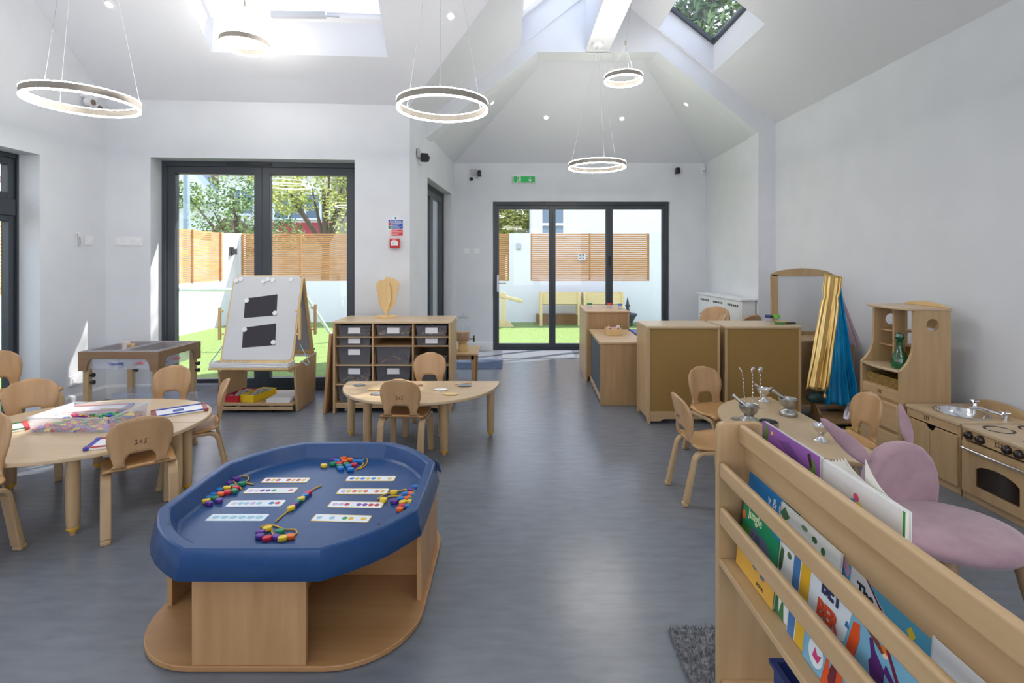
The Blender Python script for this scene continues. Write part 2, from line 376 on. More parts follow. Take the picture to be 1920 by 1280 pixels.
b = B(); b.box(mid - .012, mid + .012, .165, .18, .95, 1.12); b.tube([(mid, .16, 1.08), (mid, .14, 1.08), (mid, .14, .97)], .008); obj('handle', b, BLACK, win)
# window in the left wall (door with a top light)
win = opening('window_2', (-4.06, 4.12, 0), -PI / 2)   # local x runs toward the camera, +y is the room... outside is -y
b = B(); frame_rect(b, 0, 1.65, 0, 2.17, -.04, .04, .035); b.box(.035, 1.6, -.04, .04, 1.67, 1.80); obj('frame', b, GREYF, win, bevel=.004)
b = B(); frame_rect(b, .035, 1.6, 1.80, 2.13, -.03, .03, .055); s1 = obj('sash', b, GREYF, win, bevel=.004)
b = B(); b.box(.085, 1.55, -.003, .003, 1.85, 2.08); obj('pane', b, GLASS, s1)
for a, c in ((.035, .82), (.82, 1.6)):
    b = B(); frame_rect(b, a, c, .06, 1.67, -.03, .03, .05); s1 = obj('sash', b, GREYF, win, bevel=.004)
    b = B(); b.box(a + .045, c - .045, -.003, .003, .11, 1.63); obj('pane', b, GLASS, s1)
# unseen window further back in the left wall
win = opening('window_3', (-4.0, .78, 0), -PI / 2); b = B(); frame_rect(b, 0, 1.6, .9, 2.2, -.04, .04, .06); obj('frame', b, GREYF, win)
b = B(); b.box(.06, 1.54, -.003, .003, .96, 2.14); obj('pane', b, GLASS, win)
# alcove left window
aa = math.atan2(AL1[1] - AL0[1], AL1[0] - AL0[0])
win = opening('window_4', AL0, aa); LA = Vector((AL1[0] - AL0[0], AL1[1] - AL0[1])).length
a0, a1 = LA - 1.64, LA - .17
b = B(); frame_rect(b, a0, a1, 0, 2.26, .11, .19, .06); obj('frame', b, GREYD, win, bevel=.004)
mm = (a0 + a1) / 2
for a, c in ((a0 + .06, mm), (mm, a1 - .06)):
    b = B(); frame_rect(b, a, c, .06, 2.20, .12, .18, .075); sl = obj('sash', b, GREYF, win, bevel=.004)
    b = B(); b.box(a + .075, c - .075, .147, .153, .135, 2.12); obj('pane', b, GLASS, sl)
# back bifold door, three leaves
dr = opening('door_1', (0, 7.42, 0), 0)
b = B(); frame_rect(b, -.28, 2.305, 0, 2.175, 0, .08, .045, .03, .05); obj('frame', b, GREYF, dr, bevel=.004)
xs = [(CX_ - CX) / FPX * 7.46 for CX_ in (930, 1035, 1142, 1247)]
for i in range(3):
    a, c = xs[i], xs[i + 1]
    b = B(); frame_rect(b, a, c, .03, 2.125, .01, .07, .05 if i else .045, .06, .055); sl = obj('leaf', b, GREYF, dr, bevel=.004)
    b = B(); b.box(a + .05, c - .05, .037, .043, .09, 2.07); obj('pane', b, GLASS, sl)
hx = xs[0] + .03
b = B(); b.box(hx - .015, hx + .015, -.012, 0, .86, 1.10); b.tube([(hx, -.01, .98), (hx, -.045, .98), (hx + .12, -.045, .98)], .008); obj('handle', b, CHROME, dr)
b = B(); b.box(xs[2] - .013, xs[2] + .013, -.012, 0, 1.24, 1.38); b.box(xs[2] - .006, xs[2] + .006, -.03, -.012, 1.27, 1.35); obj('handle', b, BLACK, dr)
# skylights: a sash and a pane closing each well
def skylight(name, f, pts, fm):
    o = opening(name, (0, 0, 0), 0); n = len(pts); P = [Vector(f(*p)) + Vector((0, 0, T - .02)) for p in pts]; c = sum(P, Vector()) / n
    b = B()
    for i in range(n):
        a, d = P[i], P[(i + 1) % n]; ai, di = a + (c - a) * .07, d + (c - d) * .07
        b.slab([tuple(a), tuple(d), tuple(di), tuple(ai)], .05)
    obj('sash', b, fm, o)
    b = B(); b.slab([tuple(p + (c - p) * .03 + Vector((0, 0, .03))) for p in P], .006); obj('pane', b, GLASS, o); return o
k1 = skylight('window_5', back_slope, [(sk0, d0), (sk1, d0), (sk1, d1), (sk0, d1)], WHITE)
b = B(); q = Vector(back_slope((sk0 + sk1) / 2 - .05, d0 + .07)) + Vector((0, 0, .27)); b.box(q.x - .18, q.x + .30, q.y - .02, q.y + .02, q.z - .03, q.z + .02); b.tube([(q.x + .1, q.y, q.z), (q.x + .42, q.y, q.z - .02)], .008)
obj('opener', b, GREYP, k1)
skylight('window_6', gl, [(.10, 4.40), (.83, 4.40), (.83, 5.62), (.10, 5.62)], WHITE)
skylight('window_7', gr, [(1.63, 4.46), (2.24, 4.46), (2.24, 5.60), (1.63, 5.60)], GREYF)

# ------------------------------------------------------------------ outdoors
b = B(); b.box(-30, 30, 7.62, 45, -.14, -.04); b.box(-30, -4.15, -6, 7.62, -.14, -.04); b.box(-4.15, -1.3, 5.3, 7.62, -.14, -.04)
tag(obj('turf', b, GRASS), 'bright artificial grass covering the ground outside the glass doors', 'grass', kind='stuff')
b = B(); b.box(-6.2, 7, 11.1, 11.3, -.04, .87)
for x0, x1 in ((-6.2, -5.98), (-3.4, -3.2), (-.06, .41), (3.03, 7)): b.box(x0, x1, 11.1, 11.3, .87, 1.92)
struct(obj('wall_garden_back', b, RENDERW))
b = B(); b.box(-6.2, -6.0, -3, 11.1, -.04, .90)
for y0, y1 in ((10.4, 11.1), (7.4, 7.6), (4.3, 4.5), (1.0, 1.2)): b.box(-6.2, -6.0, y0, y1, .90, 1.90)
struct(obj('wall_garden_left', b, RENDERW))
def slats(b, L, z0, z1, n):
    h = (z1 - z0) / n
    for i in range(n): b.box(0, L, 0, .02, z0 + i * h, z0 + i * h + h - .009)
    k = max(2, round(L / 1.1))
    for i in range(k + 1): b.box(max(0, min(L - .04, L * i / k - .02)), max(.04, min(L, L * i / k + .02)), .02, .06, z0, z1)
def slat_panel(lab, p, rz, L, z0=.87, z1=1.92, n=24):
    b = B(); slats(b, L, z0, z1, n); o = obj('slatted_fence_panel', b, CEDAR, loc=(p[0], p[1], 0)); o.rotation_euler.z = rz
    tag(o, lab, 'fence panel', 'cedar slat fence panels round the garden'); return o
slat_panel('long slatted timber fence panel behind the trough planters with a speaker on it', (.41, 11.13), 0, 2.62)
slat_panel('slatted timber fence panel left of the white pillar with the wall lamp', (-3.2, 11.13), 0, 3.14)
slat_panel('slatted timber fence panel seen through the right leaf of the garden window', (-5.98, 11.13), 0, 2.58)
for i, (ya, yb, lb) in enumerate(((10.4, 7.6, 'slatted timber fence panel seen through left leaf of the garden window'), (7.4, 4.5, 'slatted timber fence panel seen through the glass door in the left wall'))):
    slat_panel(lb, (-6.03, ya), -PI / 2, ya - yb, .90, 1.90)
# planters, bench-like troughs on legs
def planter(loc, lab):
    t = thing('trough_planter', lab, 'planter', loc, group='timber trough planters against the garden wall')
    b = B(); b.box(0, .80, 0, .018, .44, .69); b.box(0, .80, .3, .318, .44, .69); b.box(0, .018, 0, .318, .44, .69); b.box(.782, .8, 0, .318, .44, .69); b.box(0, .8, 0, .318, .43, .45); obj('trough', b, PINE, t)
    for x in (-.02, .77):
        for y in (-.03, .31):
            b = B(); b.box(x, x + .05, y, y + .045, 0, .70); obj('leg', b, PINE, t)
planter((.60, 10.5, -.04), 'raised pale timber planter on four legs, seen through the middle door leaf')
planter((1.51, 10.5, -.04), 'raised pale timber planter on legs, partly behind the right door mullion')
b = B(); b.box(0, 1.0, 0, .3, 0, .2); b.box(.03, .97, .03, .27, .2, .205)
tag(obj('sleeper_bed', b, wood('sleeper', rgb(132, 98, 70), rgb(150, 114, 84), 'x'), bevel=.004, loc=(.52, 10.78, -.04)), 'low brown timber bed lying under the first raised planter', 'planter')
t = thing('wooden_water_channel', 'pale wooden post with a tilted arm standing on the grass behind the door', 'outdoor toy', (-.18, 10.35, -.04))
b = B(); b.box(-.05, .05, -.04, .04, .0, .66); b.prism(circ(0, .66, .06, 16), -.045, .045, 'y'); obj('post', b, PINE, t)
b = B(); b.prism([(-.2, 0), (.22, 0), (.14, .10), (.05, .14), (-.05, .14), (-.14, .10)], -.03, .03, 'y'); obj('foot', b, PINE, t)
b = B(); b.M = Matrix.Translation((.0, 0, .62)) @ Matrix.Rotation(R(14), 4, 'Y'); b.box(-.14, .40, -.05, -.03, -.03, .03); b.box(-.14, .40, .03, .05, -.03, .03); b.box(-.14, .40, -.05, .05, -.035, -.025); obj('arm', b, PINE, t)
t = thing('garden_fountain', 'dark stone fountain bowl with a finial by the white garden wall', 'fountain', (2.42, 10.55, -.04))
DS = mat('dark_stone', rgb(66, 70, 80), .8)
b = B(); b.lathe([(.10, 0), (.12, .03), (.10, .06), (.15, .16), (.20, .24), (.19, .25), (.08, .26), (.04, .30), (.03, .38), (.055, .42), (.03, .45), (.02, .52), (.0, .6)]); obj('bowl', b, DS, t, smooth=True)
b = B(); b.box(-.05, .05, -.03, 0, 0, .14); b.box(-.035, .035, -.09, -.03, .02, .12)
tag(obj('outdoor_wall_lamp', b, GREYP, loc=(.14, 11.1, 1.56)), 'small grey wall lamp on the white pillar between the fence panels', 'lamp')
t = thing('outdoor_speaker', 'square pale box speaker mounted on the slatted fence', 'speaker', (1.53, 11.12, 1.33))
b = B(); frame_rect(b, -.075, .075, 0, .15, -.1, -.0, .018); obj('housing', b, WHITE, t)
b = B(); b.box(-.06, .06, -.085, -.005, .015, .135); b.lathe([(.0, 0), (.045, 0), (.045, .01), (0, .012)], n=20); obj('grille', b, GREYD, t)
b = B(); b.M = Matrix.Rotation(PI / 2, 4, 'X'); b.lathe([(0, 0), (.048, 0), (.052, .012), (.03, .004), (0, .008)], 0, 0, 20); o = obj('cone', b, GREYP, t, loc=(0, -.085, .075))
b = B(); b.box(-.06, .06, -.02, .02, -.09, .09); b.box(-.035, .035, -.1, -.02, -.07, .05)
o = obj('outdoor_wall_lamp', b, GREYD, loc=(-5.98, 10.75, 1.52)); o.rotation_euler.z = PI / 2; tag(o, 'dark wall lamp on the white corner pillar seen through the left window leaf', 'lamp')
# climbing bar / swing frame in the garden
t = thing('toddler_swing_frame', 'white metal swing frame with splayed legs standing on the garden grass', 'swing frame', (-4.45, 7.9, -.04))
PW = mat('painted_tube', rgb(206, 214, 224), .35)
b = B(); b.tube([(-1.4, 0, .9), (1.2, 0, .9)], .028); obj('top_bar', b, PW, t, smooth=True)
for x, s_ in ((-1.3, -1), (1.15, 1)):
    for y in (-.5, .5):
        b = B(); b.tube([(x, 0, .9), (x + .35 * s_, y, .02)], .026); obj('leg', b, PW, t, smooth=True)
# neighbouring house behind the alcove door
t = thing('white_house', 'tall white rendered neighbouring house behind the back garden fence', 'house', (0, 15, 0))
b = B(); b.box(.58, 9, 0, 6, -.04, 4.4); obj('wall', b, RENDERW, t)
f_ = B(); frame_rect(f_, .82, 1.6, 2.06, 3.6, -.05, -.001, .08); f_.box(.89, 1.53, -.045, -.005, 2.36, 2.44); f_.box(.83, 1.59, -.07, -.05, 2.02, 2.06); fo = obj('window', f_, WHITE, t)
f_ = B(); f_.box(.9, 1.52, -.02, -.01, 2.14, 3.52); obj('pane', f_, mat('dark_pane', rgb(120, 140, 160), .2), fo)
# houses across the street
ROOF = noisy('clay_tiles', rgb(120, 88, 82), rgb(150, 116, 106), (3, 3, 30), .8, 3)
ROOFR = noisy('red_tiles', rgb(150, 52, 56), rgb(172, 70, 68), (8, 8, 30), .8, 3)
DARKP = mat('house_glass', rgb(90, 116, 140), .2)
t = thing('gabled_house', 'brown roofed white gabled house behind the trees in the left window leaf', 'house', (-17.6, 24, 0))
b = B(); b.box(-6, 4, 0, 6, -.04, 5.2); obj('wall', b, RENDERW, t)
b = B(); b.prism([(-.6, 5.0), (3, 8.6), (6.6, 5.0)], -6.5, 4.2, 'x'); obj('roof', b, ROOF, t)
b = B(); b.prism([(0, 4.0), (4.2, 4.0), (2.1, 6.6)], -.9, 1, 'y'); obj('gable', b, RENDERW, t)
b = B(); b.prism([(-.3, 4.0), (0, 4.0), (2.1, 6.55), (4.2, 4.0), (4.5, 4.0), (2.1, 6.95)], -1.0, 1, 'y'); obj('barge_board', b, mat('pale_blue_board', rgb(190, 206, 222), .6), t)
t = thing('bay_windowed_house', 'white house with blue framed windows and red porch roof beyond the garden', 'house', (-9.4, 22, 0))
b = B(); b.box(-3.4, 1.5, 0, 6, -.04, 5.4); obj('wall', b, RENDERW, t)
b = B(); b.box(1.5, 5, .8, 6, -.04, 5.0); obj('side_wall', b, mat('pebble_dash', rgb(150, 146, 136), .9), t)
b = B(); b.prism([(-.6, 5.3), (3, 8.2), (6.6, 5.3)], -3.8, 5.4, 'x'); obj('roof', b, ROOF, t)
b = B(); b.prism([(-1.2, 2.35), (0, 3.0), (0, 2.3)], -1.3, 1.5, 'x'); obj('porch_roof', b, ROOFR, t)
b = B(); b.prism([(-3.4, 2.2), (-1.4, 2.2), (-2.4, 3.1)], -1.3, 0, 'y'); obj('porch_gable', b, ROOF, t)
for x, z, ww, hh, yy in ((-1.0, 3.1, 2.1, 1.2, 0), (2.3, 2.75, 1.3, .95, .8), (-3.0, 3.3, 1.2, 1.2, 0)):
    f_ = B(); n = 3 if ww > 1.5 else 2
    frame_rect(f_, x, x + ww, z, z + hh, yy - .08, yy, .09)
    for k in range(1, n): f_.box(x + ww * k / n - .04, x + ww * k / n + .04, yy - .075, yy - .005, z + .09, z + hh - .09)
    fo = obj('window', f_, mat('window_frame_blue', rgb(214, 226, 240), .5), t)
    f_ = B(); f_.box(x + .05, x + ww - .05, yy - .03, yy - .01, z + .05, z + hh - .05); obj('pane', f_, DARKP, fo)
b = B(); b.tube([(0, 0, 0), (0, 0, 5)], .085, 14); tag(obj('lamp_column', b, mat('galvanised', rgb(140, 158, 176), .5), smooth=True, loc=(-9.3, 14.4, -.04)), 'grey metal lamp column standing in front of the trees beyond the left fence', 'lamp post')
# trees
def leafmat(n, a, c): return noisy(n, a, c, (1.2, 1.2, 1.2), .6, 3, 0, .3, .7)
LEAF = [leafmat('leaf_yellow', rgb(128, 146, 52), rgb(196, 196, 108)), leafmat('leaf_green', rgb(70, 110, 60), rgb(140, 160, 90)), leafmat('leaf_deep', rgb(64, 104, 70), rgb(140, 168, 104))]
def tree(lab, loc, h, clumps, m, n=2600, leaf=.09, trunk=True):
    t = thing('leafy_tree', lab, 'tree', loc, group=None); rnd = random.Random(hash((loc[0], h)) % 9999)
    b = B()
    for i in range(n):
        cx_, cy_, cz_, rr = clumps[rnd.randrange(len(clumps))]
        d = Vector((rnd.gauss(0, 1), rnd.gauss(0, 1), rnd.gauss(0, 1))).normalized() * rr * rnd.uniform(.35, 1) ** .5
        p = Vector((cx_, cy_, cz_)) + d; u = Vector((rnd.gauss(0, 1), rnd.gauss(0, 1), rnd.gauss(0, .6))).normalized(); v_ = u.orthogonal().normalized(); s_ = leaf * rnd.uniform(.6, 1.3)
        b.poly([tuple(p - u * s_), tuple(p + v_ * s_ * .5), tuple(p + u * s_), tuple(p - v_ * s_ * .5)])
    f_ = obj('foliage', b, m, t, keepn=True); f_['kind'] = 'stuff'
    b = B(); b.tube([(0, 0, 0), (.05, 0, h * .35), (-.05, .05, h * .7)], [.16, .12, .06], 8)
    for cx_, cy_, cz_, rr in clumps: b.tube([(0, 0, h * .35), (cx_ * .5, cy_ * .5, (cz_ + h * .35) / 2), (cx_, cy_, cz_)], [.08, .05, .02], 6)
    obj('trunk', b, mat('bark', rgb(92, 80, 68), .9), t, smooth=True)
tree('bushy pale green tree behind the fence in the left leaf of the garden window', (-9.0, 16.6, 0), 4, [(-.8, 0, 2.9, .8), (.2, 0, 2.6, .8), (1.0, 0, 3.3, .9), (-.2, 0, 3.7, .8), (.6, 0, 2.0, .7), (-1.7, 0, 3.5, .5), (1.5, .2, 2.2, .6)], LEAF[1], 4200, .06)
tree('yellowing tree hanging over the fence in the right leaf of the garden window', (-5.8, 15.6, 0), 5, [(-1.5, 0, 4.1, .9), (-.4, 0, 3.6, .8), (.6, 0, 3.8, 1.0), (.7, 0, 2.8, .7), (-1.1, 0, 3.3, .6), (1.0, 0, 4.3, .9), (.2, 0, 4.6, .8)], LEAF[0], 4600, .06)
tree('dense yellow green tree beyond the fence in the left door leaf', (-.4, 17.5, 0), 5, [(-.6, 0, 2.8, .9), (.3, 0, 2.4, .7), (.6, 0, 3.0, .8), (-.2, .3, 3.3, .8), (0, -.2, 2.0, .6)], LEAF[0], 8500, .075)
tree('tall dark green tree whose leaves fill the right roof window', (4.6, 8.6, 0), 7.5, [(-1.5, -.6, 4.9, .8), (-.7, -.3, 5.3, .9), (-1.1, -.2, 6.0, .9), (-1.9, -.3, 5.5, .7), (-.9, -.2, 6.8, 1.1), (.3, -.4, 6.2, 1.2), (.2, -.9, 7.4, 1.3), (-1.5, -.9, 7.6, 1.1), (-.6, .4, 7.9, 1.2), (.9, .5, 7.6, 1.2), (-1.9, .1, 6.7, .8), (-.5, -1.6, 6.4, .9), (.5, -2.0, 7.2, 1.0), (.1, -.2, 8.6, 1.0)], LEAF[2], 9500, .10)
# roof overhang above the garden window
b = B(); b.box(-4.4, -1.2, 5.26, 5.48, 2.58, 2.68); struct(obj('trim_eaves', b, WHITE))

# ------------------------------------------------------------------ pendant ring lights
def ring_light(lab, x, y, z, r, ctop, wires=3, grip=None):
    t = thing('ring_pendant', lab, 'pendant light', (x, y, z), group='white ring pendant lights')
    b = B(); n = 64
    b.lathe([(r - .009, .006), (r + .007, .006), (r + .007, .048), (r - .009, .048), (r - .009, .006)], n=n); obj('ring_body', b, LEDB, t, smooth=True)
    for z0, z1 in ((-.001, .006), (.048, .053)):
        b = B(); b.lathe([(r - .009, z0), (r + .0075, z0), (r + .0075, z1), (r - .009, z1), (r - .009, z0)], n=n); obj('led_strip', b, LEDM, t, smooth=True)
    for k in range(wires):
        a = 2 * PI * k / wires + .6; p = (r * math.cos(a), r * math.sin(a), .04)
        b = B(); b.tube([p, (grip or (ctop[0] - x, ctop[1] - y, ctop[2] - z))[:3]], .0013, 5); obj('suspension_wire', b, GREYP, t)
    if grip:
        b = B(); b.tube([grip, (ctop[0] - x, ctop[1] - y, ctop[2] - z)], .0015, 5); obj('cable', b, GREYP, t)
        b = B(); b.tube([(grip[0], grip[1], grip[2] - .02), (grip[0], grip[1], grip[2] + .03)], .008, 8); obj('gripper', b, LEDB, t)
    b = B(); b.lathe([(0, -.035), (.055, -.035), (.062, -.02), (.062, 0), (0, 0)]); obj('ceiling_rose', b, WHITE, t, smooth=True, loc=(ctop[0] - x, ctop[1] - y, ctop[2] - z))
ring_light('large ring pendant hanging at the far left of the room', -2.79, 3.28, 2.32, .30, (-2.79, 3.28, 4.07))
ring_light('large ring pendant hanging left of the ridge beam over the tray table', -.469, 3.41, 2.325, .30, (-.469, 3.41, 3.96))
ring_light('small ring pendant hanging in front of the big roof window', -2.12, 4.0, 3.0, .175, (-2.12, 3.52, 3.92), grip=(0, -.0, .34))
ring_light('small ring pendant on a gripper cable between beam and right roof window', 1.07, 4.84, 3.03, .175, (1.20, 4.84, 4.16), grip=(.02, 0, .36))
ring_light('large ring pendant hanging low below the rose on the ridge beam', .92, 5.45, 2.31, .30, (.92, 5.40, 3.645))
ring_light('unseen ring pendant added for fill light behind the viewer on the left', -2.4, .6, 2.33, .30, (-2.4, .6, 4.28))  # unseen rings from here on, added behind the camera to brighten the room
ring_light('unseen ring pendant added for fill light behind the viewer in the middle', .0, -.9, 2.33, .30, (.0, -.9, 4.28))
ring_light('unseen ring pendant added for fill light behind the viewer on the right', 1.9, .2, 2.33, .30, (1.9, .2, 3.67))
# recessed spots in the slopes
def spot(lab, px, py, f):
    d = Vector(((px - CX) / FPX, 1, (HY - py) / FPX)).normalized(); dg = bpy.context.evaluated_depsgraph_get(); o = Vector((0, 0, EYE)); p = n = None
    for _ in range(12):
        hit, loc, nn, ix, ob, mm_ = S.ray_cast(dg, o, d)
        if not hit: break
        if ob.name.startswith('ceiling'): p, n = loc, nn; break
        o = loc + d * .005
    if n.z > 0: n = -n
    t = thing('recessed_spotlight', lab, 'spotlight', p + n * .001, group='recessed ceiling spotlights'); t.rotation_euler = n.to_track_quat('Z', 'Y').to_euler()
    b = B(); b.lathe([(.024, .0), (.044, .0), (.042, .006), (.026, .006), (.024, .0)], n=24); obj('trim_ring', b, WHITE, t, smooth=True)
    b = B(); b.lathe([(0, .002), (.025, .002), (.018, .006), (.0, .008)], n=20); obj('lamp', b, SPOTM, t, smooth=True)
fb = lambda X, Y: eave((X, Y)); fl = lambda X, Y: 2.84 + .78 * (X + 1.01); fr = lambda X, Y: 2.84 + .79 * (2.95 - X)
fh = lambda X, Y: 2.72 + .74 * (7.38 - Y); fhl = lambda X, Y: 2.72 + .795 * (X + .93); fhr = lambda X, Y: 2.72 + .785 * (2.82 - X)
spot('recessed spotlight in the slope above the far left ring pendant', 205, 8, fb)
spot('recessed spotlight in the slope above the middle ring pendant', 845, 30, fb)
spot('left recessed spotlight in the far hipped slope of the alcove', 1024, 220, fh)
spot('right recessed spotlight in the far hipped slope of the alcove', 1166, 222, fh)
spot('recessed spotlight in right slope of the alcove, seen edge on', 1287, 195, fhr)
spot('recessed spotlight in left slope of the alcove, seen edge on', 922, 193, fhl)

# ------------------------------------------------------------------ things on the walls
def wbox(name, lab, cat, M, parts, group=None):
    t = thing(name, lab, cat, group=group); t.matrix_world = M
    return t
def onwall(p, rz): return Matrix.Translation(p) @ Matrix.Rotation(rz, 4, 'Z')
# local frames: x to the right as one looks at the wall, -y out of the wall, z up
wp = lambda px, py: (lambda Y: ((px - CX) / FPX * Y, Y - .001, EYE + (HY - py) / FPX * Y))(4.78 / (1 - .0704 * (px - CX) / FPX) + .0704 * 3.85 / (1 - .0704 * (px - CX) / FPX))
t = thing('fire_action_sign', 'blue and red printed fire notice on the wall right of the garden window', 'sign', wp(742, 424), ang)
b = B(); b.box(-.077, .077, -.004, 0, -.10, .068); b.box(-.03, .03, -.004, 0, .068, .095); obj('board', b, SIGNW, t, bevel=.002)
b = B(); q = -.0055
b.box(-.07, .07, q, -.004, .038, .062, 0); b.box(-.04, .07, q, -.004, -.026, .034, 0); b.box(-.04, .07, q, -.004, -.094, -.034, 1); b.box(-.07, -.045, q, -.004, .006, .034, 1); b.box(-.07, -.045, q, -.004, -.026, .002, 2)
b.box(-.068, -.047, q, -.004, -.09, -.04, 3)
for k, zz in enumerate((.026, .012, .002, -.008, -.018, -.046, -.058, -.07, -.082)): b.box(-.035, .06 - .02 * (k % 3), q - .001, q, zz, zz + .003, 4)
b.M = Matrix.Translation((0, -.005, .08)) @ Matrix.Rotation(PI / 2, 4, 'X'); b.lathe([(0, 0), (.010, 0), (.010, .001), (0, .001)], n=16)
obj('print', b, [plain(30, 74, 170), plain(206, 40, 46), plain(30, 140, 70), plain(236, 200, 200), SIGNW], t)
text('lettering', 'Fire Action', .024, SIGNW, t, (0, -.0062, .042), align='CENTER')
t = thing('fire_call_point', 'red fire alarm call point box on the wall below the fire notice', 'alarm', wp(741, 456), ang)
b = B(); b.box(-.046, .046, -.05, 0, -.046, .046); obj('housing', b, plain(196, 34, 40), t, bevel=.006)
b = B(); b.box(-.034, .034, -.052, -.05, -.022, .018); b.box(-.006, -.002, -.0535, -.052, -.006, .000, 1); b.box(-.018, -.012, -.0535, -.052, -.006, .0, 1); b.box(.012, .018, -.0535, -.052, -.006, 0, 1); b.box(-.02, .02, -.052, -.05, .028, .032); obj('glass_panel', b, [SIGNW, BLACK], t)
def switch(lab, p, rz, n=1, cat='light switch', name='light_switch'):
    t = thing(name, lab, cat, p, rz, group=None); ww = .043 * n + .0 if n > 1 else .043
    b = B(); b.box(-ww, ww, -.009, 0, -.043, .043); obj('plate', b, WHITE, t, bevel=.003)
    for k in range(n):
        x = (k - (n - 1) / 2) * .086
        b = B(); b.box(x - .014, x + .014, -.014, -.009, -.02, .02); obj('rocker', b, SIGNW, t, bevel=.002)
        for s_ in (-.03, .03): b = B(); b.M = Matrix.Translation((x + s_, -.009, 0)) @ Matrix.Rotation(PI / 2, 4, 'X'); b.lathe([(0, 0), (.003, 0), (0, .002)], n=8); obj('screw', b, GREYP, t)
q = wp(242, 452); switch('triple white switch plate on the wall left of the garden window', q, ang, 3)
lw = lambda px, py, X=-3.849: (X, X * FPX / (px - CX), EYE + (HY - py) / FPX * X * FPX / (px - CX))
switch('square white switch on the left wall near the corner', lw(166, 451), PI / 2)
t = thing('cable_hook', 'white looped wall bracket left of the square switch on the left wall', 'bracket', lw(145, 448), PI / 2)
b = B(); b.box(-.02, .02, -.008, 0, -.06, .06); obj('plate', b, WHITE, t, bevel=.003); b = B(); b.tube([(-.01, -.01, .05), (-.01, -.02, -.04), (0, -.02, -.055), (.012, -.02, -.04), (.012, -.012, .02)], .004); obj('loop', b, GREYP, t, smooth=True)
bw = lambda px, py, Y=7.358: ((px - CX) / FPX * Y, Y, EYE + (HY - py) / FPX * Y)
switch('left white switch of the pair beside the bifold door', bw(875, 471), 0); switch('right white switch of the pair beside the bifold door', bw(894, 471), 0)
switch('white socket low on the left wall behind the water table', lw(137, 714), PI / 2, 1, 'socket', 'wall_socket')
t = thing('exit_sign', 'green emergency exit sign with running figure and arrow above the bifold door', 'sign', bw(983, 337))
b = B(); b.box(-.165, .165, -.03, 0, -.055, .055); obj('housing', b, WHITE, t, bevel=.004)
b = B(); b.box(-.155, .155, -.032, -.03, -.045, .045); obj('face', b, SIGNG, t)
b = B(); y0 = -.0335
b.box(.075, .089, y0, -.032, -.012, .034); b.prism([(.05, -.004), (.082, -.036), (.114, -.004), (.103, .004), (.082, -.016), (.061, .004)], y0, -.032, 'y')
b.box(-.10, -.095, y0, -.032, -.04, .038); b.box(-.10, -.05, y0, -.032, .034, .039); b.box(-.054, -.05, y0, -.032, -.04, .038)
b.prism(circ(-.066, .024, .007, 12), y0 - .001, -.032, 'y'); b.prism([(-.085, .012), (-.068, .016), (-.06, .004), (-.066, -.008), (-.074, -.006)], y0 - .001, -.032, 'y')
b.prism([(-.074, -.006), (-.066, -.008), (-.056, -.024), (-.062, -.036), (-.068, -.022)], y0 - .001, -.032, 'y'); b.prism([(-.076, -.004), (-.068, -.008), (-.082, -.03), (-.092, -.03), (-.092, -.025)], y0 - .001, -.032, 'y')
obj('pictogram', b, SIGNW, t)
def cctv(lab, p, rz, s_=1, plate=True):
    t = thing('security_camera', lab, 'security camera', p, rz)
    if plate: b = B(); b.box(-.13, -.04, -.02, 0, -.02, .07); obj('junction_box', b, GREYP, t, bevel=.004)
    b = B(); b.box(-.012, .018, -.045, 0, -.075, -.03); b.tube([(-.05, -.012, -.03), (-.03, -.03, -.062), (.0, -.04, -.065)], .003); obj('bracket', b, WHITE, t, bevel=.003)
    b = B(); b.prism([(-.10, -.045), (-.02, -.05), (-.01, -.02), (-.02, .045), (-.095, .04), (-.11, .0)], -.022, .026, 'x'); hb = obj('body', b, BLACK, t, bevel=.008, seg=3)
    b = B(); b.M = Matrix.Translation((.002, -.108, -.004)) @ Matrix.Rotation(PI / 2, 4, 'X'); b.lathe([(0, 0), (.014, 0), (.014, .004), (0, .005)], n=16); obj('lens', b, GREYD, hb, smooth=True)
cctv('black security camera with grey box above the left switches, on the back wall', bw(899, 326), 0)
cctv('black security camera on the back wall right of the bifold door', bw(1268, 321), 0, plate=False)
X_ = -.985; cctv('black security camera high on the side wall by the corner', (X_, X_ * FPX / (786 - CX), EYE + 195 / FPX * X_ * FPX / (786 - CX)), PI / 2)
b = B(); b.ball((0, -.02, 0), .028); tag(obj('dome_sensor', b, BLACK, smooth=True, loc=bw(884, 336)), 'small black round sensor under the grey junction box on the back wall', 'sensor')
t = thing('motion_sensor', 'white corner motion sensor where back wall meets right alcove wall', 'sensor', bw(1317, 321))
b = B(); b.box(-.03, .03, -.05, 0, -.05, .06); obj('housing', b, WHITE, t, bevel=.012); b = B(); b.ball((0, -.045, -.01), (.022, .014, .02)); obj('lens', b, GREYP, t, smooth=True)
q = lw(162, 186)
t = thing('twin_emergency_light', 'twin lamp emergency light on the left wall behind the ring pendant', 'emergency light', (q[0], q[1], q[2]), PI / 2)
b = B(); b.box(-.07, .07, -.05, 0, -.0, .09); obj('housing', b, WHITE, t, bevel=.008)
for x, z in ((-.035, -.03), (.04, -.06)):
    b = B(); b.tube([(x, -.02, z + .05), (x, -.05, z)], .012); b.tube([(x, -.03, z), (x, -.09, z - .01)], .036, 18); hd = obj('lamp_head', b, WHITE, t, smooth=True)
    b = B(); b.tube([(x, -.091, z - .01), (x, -.094, z - .01)], .027, 18); obj('lens', b, plain(120, 104, 90), hd, smooth=True)
